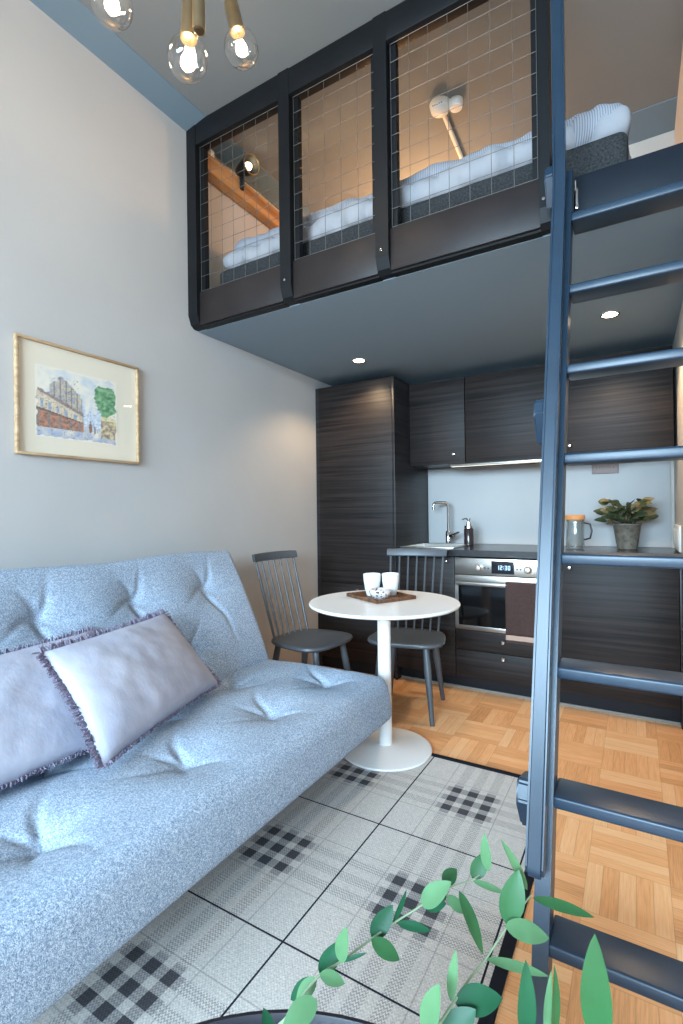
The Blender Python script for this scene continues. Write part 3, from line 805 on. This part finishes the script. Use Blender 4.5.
sd_dirs = [(.25, .10, .016), (2.6, .15, .018), (-1.9, .13, .015), (1.5, .09, .011), (-2.9, .10, .010), (-.7, .08, .009)]
def seat_fn(p, n):
    w_ = p + SC
    if n.z > .2:
        p = p - V((0, 0, 1)) * tuft_depth(w_.x, w_.y, tuf, sd_dirs) * min(1, (n.z - .2) * 2)
        p.z += .008 * math.cos((w_.x - SC.x) / SHX * 1.5) + .004 * noise.noise(V((w_.x * 5, w_.y * 5, 0)))
        p.z -= max(0, (-1.2 - w_.x)) * .03
    elif n.x > .4:
        p.x += .010 * math.cos(p.z / SHZ * 1.4)
    # undercut the front
    if p.x > .2: p.x += (p.z) * -.16
    return p
MB().roundbox(SC, (SHX, SHY, SHZ), .032, (80, 190, 6), seat_fn).build('seat_cushion', M['sofa'], sf, angle=70)
LB = V((-.4405, 0, .8978)); NB = V((.8978, 0, .4405)); OB = V((-1.622, 0, .43))
BH, BT = .325, .075
tub = [(.41, y) for y in (.14, .55, .95, 1.34, 1.74)] + [(.14, y) for y in (.35, .75, 1.15, 1.55)]
bd_dirs = [(-PI / 2 + .25, .0, 0), (2.9, .20, .019), (.5, .11, .013), (-.4, .09, .011), (1.8, .13, .014), (-1.9, .12, .012)]
def back_fn(p, n):          # local axes: x = normal, y = along, z = up the lean
    s_ = p.z + BH - .045; yy = p.y + 1.012
    if n.x > .2:
        p = p - V((1, 0, 0)) * tuft_depth(s_, yy, tub, [d for d in bd_dirs if d[1] > 0]) * min(1, (n.x - .2) * 2)
        p.x += .014 * math.cos(p.z / BH * 1.5) + .004 * noise.noise(V((s_ * 5, yy * 5, 7)))
    if p.z > BH - .08: p.z += .010 * math.sin(yy * 7.7 + 1.2) * .6
    return p
bm = MB().roundbox((0, 0, 0), (BT, .985, BH), .036, (6, 190, 66), back_fn)
for v in bm.b.verts:
    q = v.co.copy(); s_ = q.z + BH - .045
    v.co = OB + LB * s_ + NB * (q.x - BT) + V((0, q.y + 1.012, 0))
bm.build('back_cushion', M['sofa'], sf, angle=70)
MB().box(-1.75, -1.3, .2, 1.7, .20, .25).build('frame', M['black_metal'], sf, smooth=False)
for x, y in ((-1.45, .3), (-1.45, 1.6), (-1.7, .3), (-1.7, 1.6)):
    MB().lathe([(.018, 0), (.022, .2)], (x, y, .001), 14).build('leg', M['black_metal'], sf)

# cushions
def cushion(BL, BR, TL, TR, front, rear, label, seed):
    BL, BR, TL, TR = V(BL), V(BR), V(TL), V(TR); ctr = (BL + BR + TL + TR) / 4
    nrm = (BR - BL).cross(TL - BL).normalized()
    root = thing('cushion', tuple(ctr), label, 'cushion', 'fringed linen cushions on the sofa')
    def surf(u, v, side):
        a, b = 2 * u - 1, 2 * v - 1
        pin = 1 - .055 * (1 - abs(a) ** 2) * abs(b) ** 3; pin2 = 1 - .06 * (1 - abs(b) ** 2) * abs(a) ** 3
        aa, bb = a * pin2, b * pin
        p = BL * (1 - aa) * (1 - bb) / 4 + BR * (1 + aa) * (1 - bb) / 4 + TL * (1 - aa) * (1 + bb) / 4 + TR * (1 + aa) * (1 + bb) / 4
        t_ = (max(0, 1 - a * a) * max(0, 1 - b * b)) ** .42
        wr = .007 * noise.noise(V((u * 5 + seed, v * 3.4, side * 3))) + .004 * noise.noise(V((u * 11 + v * 7, v * 6 - u * 5, seed)))
        return p + nrm * ((front if side > 0 else -rear) * t_ + wr * t_)
    m = MB(); m.grid(lambda u, v: surf(u, v, 1), 44, 34); m.grid(lambda u, v: surf(1 - u, v, -1), 44, 34)
    bmesh.ops.remove_doubles(m.b, verts=m.b.verts[:], dist=.0006)
    m.build('cover', M['cushion'], root, angle=80)
    fr = MB(); r2 = random.Random(seed)
    for side in range(4):
        for k in range(150):
            t_ = (k + r2.random()) / 150
            u, v = [(t_, 0), (t_, 1), (0, t_), (1, t_)][side]
            p = surf(u, v, 1); q = surf(.5 + (u - .5) * .96, .5 + (v - .5) * .96, 1)
            d = (surf(u, v, 1) - ctr); 
            o_ = [(TL - BL), (TL - BL), (BR - BL), (BR - BL)][side].normalized() * (-1 if side in (0, 2) else 1)
            al = [(BR - BL), (BR - BL), (TL - BL), (TL - BL)][side].normalized()
            L = r2.uniform(.016, .028) * (.4 if side == 0 else 1)
            e = p + o_ * L + al * r2.uniform(-.010, .010) + nrm * r2.uniform(-.006, .006)
            mid_ = (p + e) / 2 + nrm * r2.uniform(-.004, .006) + al * r2.uniform(-.004, .004)
            if min(e.z, mid_.z) < .436: e.z = max(e.z, .437); mid_.z = max(mid_.z, .437)
            fr.tube([p - o_ * .006, mid_, e], [.0026, .0026, .0016], 4)
    fr.build('fringe', M['fringe'], root, angle=80)
    return root
cushion((-1.265, .83, .462), (-1.478, 1.488, .456), (-1.55, .82, .742), (-1.665, 1.37, .750), .068, .045, 'mauve-grey fringed linen cushion in front, leaning at an angle on the sofa', 5)
cushion((-1.37, .28, .456), (-1.41, .93, .456), (-1.705, .42, .712), (-1.733, 1.10, .730), .062, .03, 'pale linen cushion behind the tilted one, cut off by the left edge of the photo', 11)

# ------------------------------------------------------------------ rug
rg = thing('rug', (-1.0, 1.0, 0), 'grey and black tartan flatweave rug between sofa and ladder', 'rug')
ro = MB().box(-1.38, -.318, -.35, 2.213, .0005, .006).build('weave', M['tartan'], rg, smooth=False)
# keep the pattern tied to the room, not to the rug's own origin
ro.data.transform(Matrix.Translation(rg.location)); ro.location = -rg.location
w = MB(); w.box(-.320, -.288, -.38, 2.24, .0005, .0075, .002); w.box(-1.41, -.320, 2.211, 2.24, .0005, .0075, .002); w.box(-1.41, -1.38, -.38, 2.211, .0005, .0075, .002); w.box(-1.38, -.32, -.38, -.35, .0005, .0075, .002)
w.build('binding', M['rug_edge'], rg)

# ------------------------------------------------------------------ bistro table and things on it
TX, TY = -1.058, 2.168
tb = thing('bistro_table', (TX, TY, .008), 'round white pedestal table in front of the kitchen', 'table')
MB().lathe([(0, .0), (.218, .0), (.222, .004), (.220, .010), (.2, .014), (.05, .022), (.036, .026), (0, .026)], (TX, TY, .008), 72).build('base', M['white_lacquer'], tb)
MB().lathe([(0, 0), (.032, 0), (.032, .665), (.06, .668), (.1, .674), (0, .675)], (TX, TY, .028), 32).build('column', M['white_lacquer'], tb)
MB().lathe([(0, 0), (.350, 0), (.360, .006), (.362, .012), (.359, .017), (0, .017)], (TX, TY, .7035), 96).build('tabletop', M['white_lacquer'], tb)
ZT = .7207
tr_c = V((-1.115, 2.25, ZT))
ty = thing('serving_tray', tuple(tr_c), 'small brown wooden tray on the white table', 'tray')
ang = math.radians(-28)
RT = Matrix.Translation(tr_c) @ Matrix.Rotation(ang, 4, 'Z')
w = MB(); w.box(-.135, .135, -.12, .12, .0005, .008, .002, R=RT)
w.build('board', M['traywood'], ty)
w = MB()
for (a, b, c_, d_) in ((-.135, .135, -.12, -.112), (-.135, .135, .112, .12), (-.135, -.127, -.112, .112), (.127, .135, -.112, .112)): w.box(a, b, c_, d_, .008, .018, .002, R=RT)
w.build('edge', M['traywood'], ty)
def make_cup(loc, label):
    t = thing('cup', loc, label, 'cup', 'white cups on the tray')
    MB().lathe([(0, .0), (.026, 0), (.029, .003), (.036, .03), (.043, .075), (.0445, .108), (.043, .1095), (.0415, .108), (.039, .07), (.03, .02), (0, .012)], loc, 36).build('body', M['cup'], t)
    return t
zc = ZT + .0085
make_cup((-1.165, 2.255, zc), 'white handleless cup on the tray, the left of two')
make_cup((-1.085, 2.305, zc), 'white handleless cup on the tray, the right of two')
vt = thing('glass_votive', (-1.075, 2.165, zc), 'patterned glass tealight holder in front of the cups on the tray', 'tealight holder')
t_ = NT('patterned_silver_glass'); co2 = t_.coords(); vo = t_.add('ShaderNodeTexVoronoi'); t_.link(co2, vo.inputs['Vector']); vo.inputs['Scale'].default_value = 70
t_.link(t_.ramp(vo.outputs['Distance'], [(.25, S(70, 60, 62)), (.4, S(226, 216, 212))]), t_.b.inputs['Base Color']); t_.b.inputs['Roughness'].default_value = .2; t_.b.inputs['Metallic'].default_value = .3
MB().lathe([(0, 0), (.02, 0), (.034, .006), (.05, .024), (.054, .038), (.048, .05), (.044, .05), (.048, .037), (.03, .012), (0, .008)], (-1.075, 2.165, zc), 32).build('bowl', t_.m, vt)
MB().lathe([(0, 0), (.019, 0), (.019, .014), (0, .014)], (-1.075, 2.165, zc + .0085), 20).build('candle', M['cup'], vt)
MB().lathe([(0, 0), (.003, .003), (.0042, .008), (.002, .016), (0, .02)], (-1.075, 2.165, zc + .024), 10).build('flame', emit('flame', (1, .8, .45, 1), 8), vt)

# ------------------------------------------------------------------ spindle-back chairs (local frame: front = -Y)
def make_chair(label):
    t = thing('dining_chair', (0, 0, 0), label, 'chair', 'grey spindle-back chairs at the table')
    def seat_outline(a):
        c_, s_ = math.cos(a), math.sin(a)
        e = 2 / 3.2
        x = .215 * abs(c_) ** e * (1 if c_ > 0 else -1); y = .205 * abs(s_) ** e * (1 if s_ > 0 else -1)
        return x * (1 - .10 * (y / .205)), y
    m = MB(); N = 56; rings = []
    for (k, z) in ((0, .402), (.85, .402), (.97, .408), (1, .418), (.985, .428), (.93, .432), (.7, .427), (.35, .423), (0, .422)):
        if k == 0: rings.append([m.b.verts.new((0, 0, z))])
        else: rings.append([m.b.verts.new((seat_outline(2 * PI * i / N)[0] * k, seat_outline(2 * PI * i / N)[1] * k, z)) for i in range(N)])
    for A, B in zip(rings, rings[1:]):
        for i in range(N):
            j = (i + 1) % N
            if len(A) == 1: m.b.faces.new((A[0], B[i], B[j]))
            elif len(B) == 1: m.b.faces.new((A[i], A[j], B[0]))
            else: m.b.faces.new((A[i], A[j], B[j], B[i]))
    m.build('seat', M['chair'], t, angle=50)
    for sx_ in (-1, 1):
        for (y0_, y1_) in ((-.13, -.19), (.14, .205)):
            a = V((sx_ * .125, y0_, .403)); b = V((sx_ * .165, y1_, .0)); c_ = a.lerp(b, .3)
            MB().tube([a, c_, b], [.017, .02, .0125], 14).build('leg', M['chair'], t)
    for k in range(7):
        f = k / 6 * 2 - 1
        a = V((f * .15, .165 - .02 * f * f, .428)); b = V((f * .168, .29 - .018 * f * f, .875)); c_ = a.lerp(b, .4)
        r0 = .0085 if abs(f) == 1 else .0068
        MB().tube([a, c_, b], [r0 * .85, r0, r0 * .8], 10).build('spindle', M['chair'], t)
    def cr(u, v):
        a = 2 * PI * v; x = (u * 2 - 1) * .19; yb = .297 - .03 * (x / .19) ** 2
        cy, cz = math.cos(a), math.sin(a)
        ee = 2 / 4
        oy = .011 * abs(cy) ** ee * (1 if cy > 0 else -1); oz = (.0245 - .003 * abs(x / .19) ** 4) * abs(cz) ** ee * (1 if cz > 0 else -1)
        return (x, yb + oy + oz * .25, .893 + oz)
    m = MB(); P = [[m.b.verts.new(V(cr(i / 20, j / 20))) for j in range(20)] for i in range(21)]
    for i in range(20):
        for j in range(20): m.b.faces.new((P[i][j], P[i + 1][j], P[i + 1][(j + 1) % 20], P[i][(j + 1) % 20]))
    m.b.faces.new(P[0]); m.b.faces.new(list(reversed(P[-1])))
    m.build('crest_rail', M['chair'], t, angle=50)
    return t
chA = make_chair('grey spindle-back chair by the left wall beside the sofa end')
chA.location = (-1.635, 2.385, .0); chA.rotation_euler = (0, 0, math.radians(86))
chB = copy_tree(chA); chB['label'] = 'grey spindle-back chair behind the table with its back to the kitchen'
chB.location = (-1.155, 2.69, .0); chB.rotation_euler = (0, 0, math.radians(11))

# ------------------------------------------------------------------ pendant lamp
pb = [(at(187.8, 57, 1.55), at(190.5, 8, 1.54) - at(187.8, 57, 1.55)), (at(241, 47, 1.75), at(230.5, 2, 1.75) - at(241, 47, 1.75)), (at(112, 3, 1.5), V((.02, 0, 1)))]
hub = V((-1.165, 1.10, 2.98))
pn = thing('pendant_lamp', (hub.x, hub.y, ZC), 'brass pendant lamp with clear glowing globe bulbs hanging from the ceiling', 'lamp')
MB().lathe([(.06, -.03), (.062, -.004), (.055, 0)], (hub.x, hub.y, ZC - .001), 36).build('ceiling_rose', M['brass'], pn)
re_ = at(199, 31, 1.46)
MB().tube([(hub.x, hub.y, ZC - .02), hub], .009, 14).build('stem', M['brass'], pn)
MB().lathe([(0, -.04), (.03, -.036), (.034, 0), (.03, .036), (0, .04)], hub, 28).build('hub', M['brass'], pn)
mr = MB().tube([re_, V((re_.x, re_.y, re_.z + .28))], .0185, 24)
mr.tube([V((re_.x, re_.y, re_.z + .275)), hub], .009, 12)
mr.build('arm', M['brass'], pn)
MB().lathe([(0, -.003), (.012, -.003), (.0155, 0)], re_, 20).build('end_cap', mat('dark_cap', S(90, 74, 56), .4, .8), pn)
for (p, dr_) in pb:
    dr_ = dr_.normalized(); top = p + dr_ * .05
    MB().tube([top + dr_ * .118, top + dr_ * .16, hub], .008, 12).build('arm', M['brass'], pn)
    MB().lathe([(.022, 0), (.026, .002), (.026, .1), (.022, .11), (.009, .118), (0, .119)], top, 28, dr_).build('socket', M['brass'], pn)
    R_ = .06; prof = [(0, -R_)]
    for k in range(1, 17):
        a = -PI / 2 + PI * .9 * k / 17
        prof.append((R_ * math.cos(a), R_ * math.sin(a)))
    prof += [(.021, R_ * .97), (.02, R_ * 1.1)]
    bu = MB().lathe(prof, p - dr_ * .005, 40, dr_).build('bulb', M['bulbglass'], pn, angle=80)
    f = MB(); u, w_, _ = basis(dr_)
    pts = []
    for k in range(13):
        a = 2 * PI * k / 12
        pts.append(p + u * (.008 * math.cos(a)) + w_ * (.008 * math.sin(a)) + dr_ * (.018 if k % 2 else -.014))
    f.tube(pts, .0011, 5); f.build('filament', M['filament'], bu)
    MB().tube([p + dr_ * .05, p + dr_ * .022], [.007, .004], 8).build('glass_stem', M['bulbglass'], bu)

# ------------------------------------------------------------------ coffee table, vase and branches
ctc = V((-.232, .212, 0))
ct = thing('coffee_table', tuple(ctc), 'round black side table whose rim shows at the bottom edge of the photo', 'table')
MB().lathe([(0, .43), (.388, .43), (.388, .436), (0, .436)], ctc, 96).build('tabletop', M['tabletop'], ct)
MB().lathe([(.3885, .42), (.4, .42), (.402, .445), (.400, .452), (.395, .452), (.3885, .438)], ctc, 96, ring=True).build('rim', M['rim'], ct)
MB().lathe([(.381, .4365), (.385, .4365), (.385, .4385), (.381, .4385)], ctc, 96, ring=True).build('inlay', M['chrome'], ct)
for k in range(3):
    a = 2 * PI * k / 3 + .4
    MB().tube([ctc + V((.24 * math.cos(a), .24 * math.sin(a), .43)), ctc + V((.31 * math.cos(a), .31 * math.sin(a), .008))], [.016, .011], 12).build('leg', M['rim'], ct)
vc = V((-.16, .23, .4365))
vs = thing('vase', tuple(vc), 'grey vase on the black side table, below the photo frame', 'vase')
MB().lathe([(0, .002), (.045, 0), (.06, .01), (.07, .08), (.06, .16), (.035, .2), (.034, .215), (.03, .215), (.031, .2), (.055, .155), (.064, .08), (.055, .014), (0, .01)], vc, 40).build('body', M['ceramic_vase'], vs)
mouth = vc + V((0, 0, .205))
def branch(label, stem_px, leaves, rad=.0015):
    pts = [at(*p) for p in stem_px]
    t = thing('leafy_branch', tuple(mouth), label, 'branch', 'leafy branches in the vase')
    base_ = mouth + V((random.uniform(-.01, .01), random.uniform(-.01, .01), -.1))
    path = [base_, mouth.copy(), (mouth * .5 + pts[0] * .5) + V((0, 0, .02))] + pts
    # smooth the stem
    fine = []
    for i in range(len(path) - 1):
        p0, p1, p2, p3 = path[max(0, i - 1)], path[i], path[i + 1], path[min(len(path) - 1, i + 2)]
        for k in range(4):
            s = k / 4
            fine.append(.5 * ((2 * p1) + (p2 - p0) * s + (2 * p0 - 5 * p1 + 4 * p2 - p3) * s * s + (3 * p1 - p0 - 3 * p2 + p3) * s ** 3))
    fine.append(path[-1])
    n = len(fine)
    MB().tube(fine, [rad * (1.25 - .75 * i / n) for i in range(n)], 8).build('stem', M['stem'], t)
    view = lambda p: (V((0, 0, CAMZ)) - p).normalized()
    for (bx, by, bF, tx, ty_, tF, wpx, tone, lean) in leaves:
        b, tt = at(bx, by, bF), at(tx, ty_, tF)
        wid = wpx / F_PX * (bF + tF) / 2
        m = MB(); nr = (view((b + tt) / 2) + V((0, 0, .35)) + _rt * lean).normalized()
        leaf(m, b, tt, wid, nr, .14, .08, 12)
        o = m.build('leaf', M['leaf_' + tone], t, angle=80, recalc=False)
    return t
def z1(x, y): return (270 + x / 3.794, 860 + y / 3.794)
def z2(x, y): return (410 + x / 4.553, 820 + y / 4.553)
def z3(x, y): return (480 + x / 4.269, 860 + y / 4.269)
def lf(zf, sc, b, t, w_, F, tone, lean=0., dF=.0):
    bx, by = zf(*b); tx, ty_ = zf(*t); return (bx, by, F, tx, ty_, F + dF, w_ / sc, tone, lean)
A = 3.794; B = 4.553; D = 4.269
branch('long leafy branch arching up from lower left across the rug',
    [z1(20, 680) + (.50,), z1(70, 590) + (.52,), z1(180, 445) + (.55,), z1(265, 388) + (.57,), z1(380, 303) + (.60,), z1(465, 242) + (.62,), z1(580, 168) + (.64,), z2(90, 350) + (.655,), z2(200, 300) + (.67,), z2(285, 270) + (.68,), z2(350, 225) + (.69,)],
    [lf(z1, A, (178, 452), (78, 530), 62, .56, 'dark', .5, .01), lf(z1, A, (175, 448), (98, 548), 58, .55, 'light', -.2),
     lf(z1, A, (178, 530), (45, 650), 88, .52, 'light', -.2, -.02), lf(z1, A, (0, 690), (-25, 560), 50, .53, 'dark', .2),
     lf(z1, A, (190, 435), (268, 305), 68, .575, 'dark', .5, .01), lf(z1, A, (265, 388), (292, 252), 58, .565, 'light', -.2, -.01),
     lf(z1, A, (188, 432), (284, 470), 48, .55, 'light', 0), lf(z1, A, (272, 386), (368, 352), 16, .57, 'dark', .4),
     lf(z1, A, (386, 296), (466, 170), 68, .61, 'dark', .5, .01), lf(z1, A, (384, 300), (492, 380), 58, .595, 'mid', -.4),
     lf(z1, A, (468, 236), (518, 112), 22, .62, 'dark', .6), lf(z1, A, (482, 240), (612, 270), 34, .62, 'dark', .2),
     lf(z2, B, (50, 388), (188, 282), 88, .64, 'light', -.2, -.01), lf(z2, B, (60, 390), (165, 380), 62, .66, 'dark', .4),
     lf(z2, B, (150, 290), (212, 222), 62, .67, 'mid', .4, .01), lf(z2, B, (165, 345), (250, 425), 50, .66, 'light', 0),
     lf(z2, B, (222, 322), (332, 612), 58, .66, 'mid', .3, -.01), lf(z2, B, (284, 268), (352, 145), 70, .685, 'mid', .4, .01),
     lf(z2, B, (355, 235), (338, 58), 48, .68, 'light', -.3), lf(z2, B, (285, 276), (432, 335), 30, .67, 'light', 0)])
branch('leafy branch rising in front of the ladder foot',
    [z2(90, 1000) + (.42,), z2(150, 905) + (.44,), z2(205, 822) + (.46,), z2(270, 725) + (.48,), z2(340, 640) + (.50,), z2(432, 500) + (.53,), z2(540, 356) + (.56,), z2(552, 345) + (.56,)],
    [lf(z2, B, (535, 320), (412, 85), 42, .56, 'light', .2), lf(z2, B, (440, 475), (495, 225), 108, .54, 'mid', .2, .01),
     lf(z2, B, (432, 482), (634, 540), 88, .53, 'light', -.2), lf(z3, D, (225, 162), (488, 245), 46, .57, 'mid', 0),
     lf(z2, B, (345, 632), (632, 712), 44, .51, 'light', 0), lf(z2, B, (185, 825), (210, 590), 48, .46, 'light', -.2),
     lf(z2, B, (70, 990), (135, 745), 108, .44, 'light', -.6), lf(z2, B, (205, 832), (422, 812), 116, .46, 'dark', .3),
     lf(z2, B, (150, 990), (300, 862), 110, .45, 'dark', .4)])
branch('short upright sprig with a large blade-shaped leaf near the lower right corner',
    [z3(240, 860) + (.36,), z3(260, 790) + (.37,), z3(290, 730) + (.38,)],
    [lf(z3, D, (195, 780), (195, 425), 78, .40, 'dark', .2), lf(z3, D, (310, 780), (318, 448), 44, .40, 'mid', .5), lf(z3, D, (285, 780), (305, 470), 34, .41, 'light', -.3),
     lf(z3, D, (505, 800), (490, 315), 122, .36, 'mid', -.1)])

# ------------------------------------------------------------------ lights
def area(name, loc, rot, sx, sy, power, col):
    l = bpy.data.lights.new(name, 'AREA'); l.shape = 'RECTANGLE'; l.size = sx; l.size_y = sy; l.energy = power; l.color = col
    o = bpy.data.objects.new(name, l); C.objects.link(o); o.location = loc; o.rotation_euler = rot; return o
area('daylight', ((wx0 + wx1) / 2, YF - 1.1, 2.5), (PI / 2 - .55, 0, 0), 3.6, 2.4, 1950, (.55, .79, 1.0))
def spot(name, loc, direction, power, ang_, blend, col, r=.02):
    l = bpy.data.lights.new(name, 'SPOT'); l.energy = power; l.spot_size = math.radians(ang_); l.spot_blend = blend; l.color = col; l.shadow_soft_size = r
    o = bpy.data.objects.new(name, l); C.objects.link(o); o.location = loc
    o.rotation_euler = V(direction).to_track_quat('-Z', 'Y').to_euler(); return o
warm = (1.0, .72, .44)
spot('downlight_lamp', (-1.575, 2.9, ZL0 - .012), (0, 0, -1), 24, 130, .5, warm)
spot('downlight_lamp', (-.107, 2.93, ZL0 - .012), (0, 0, -1), 40, 130, .5, warm)
spot('spotlight_lamp', sb + ax * .012, (1, .25, -.45), 34, 84, 1., (1.0, .66, .36), .03)
l = bpy.data.lights.new('loft_fill_light', 'POINT'); l.energy = 29; l.color = (1.0, .52, .22); l.shadow_soft_size = .06  # added fill light behind the bed, no lamp modelled; warms the loft ceiling
o = bpy.data.objects.new('loft_fill_light', l); C.objects.link(o); o.location = (-1.2, 3.2, 2.82)
for (p, d) in pb:
    l = bpy.data.lights.new('bulb_light', 'POINT'); l.energy = 3.2; l.color = (1.0, .78, .5); l.shadow_soft_size = .02
    o = bpy.data.objects.new('bulb_light', l); C.objects.link(o); o.location = p
area('strip_light', (-.6, 3.425, 1.463), (0, 0, 0), 1.0, .025, .5, (1.0, .82, .6))

W = bpy.data.worlds.new('World'); bpy.context.scene.world = W; W.use_nodes = True
bg = W.node_tree.nodes['Background']; bg.inputs[0].default_value = (.62, .78, 1.0, 1); bg.inputs[1].default_value = 1.0
sc = bpy.context.scene
sc.view_settings.view_transform = 'Standard'; sc.view_settings.look = 'None'; sc.view_settings.gamma = 1.0
sc.view_settings.use_curve_mapping = False; sc.view_settings.exposure = 0.0
sc.cycles.use_denoising = True
sc.cycles.max_bounces = 10; sc.cycles.diffuse_bounces = 5; sc.cycles.transparent_max_bounces = 16
sc.cycles.sample_clamp_indirect = 6.0
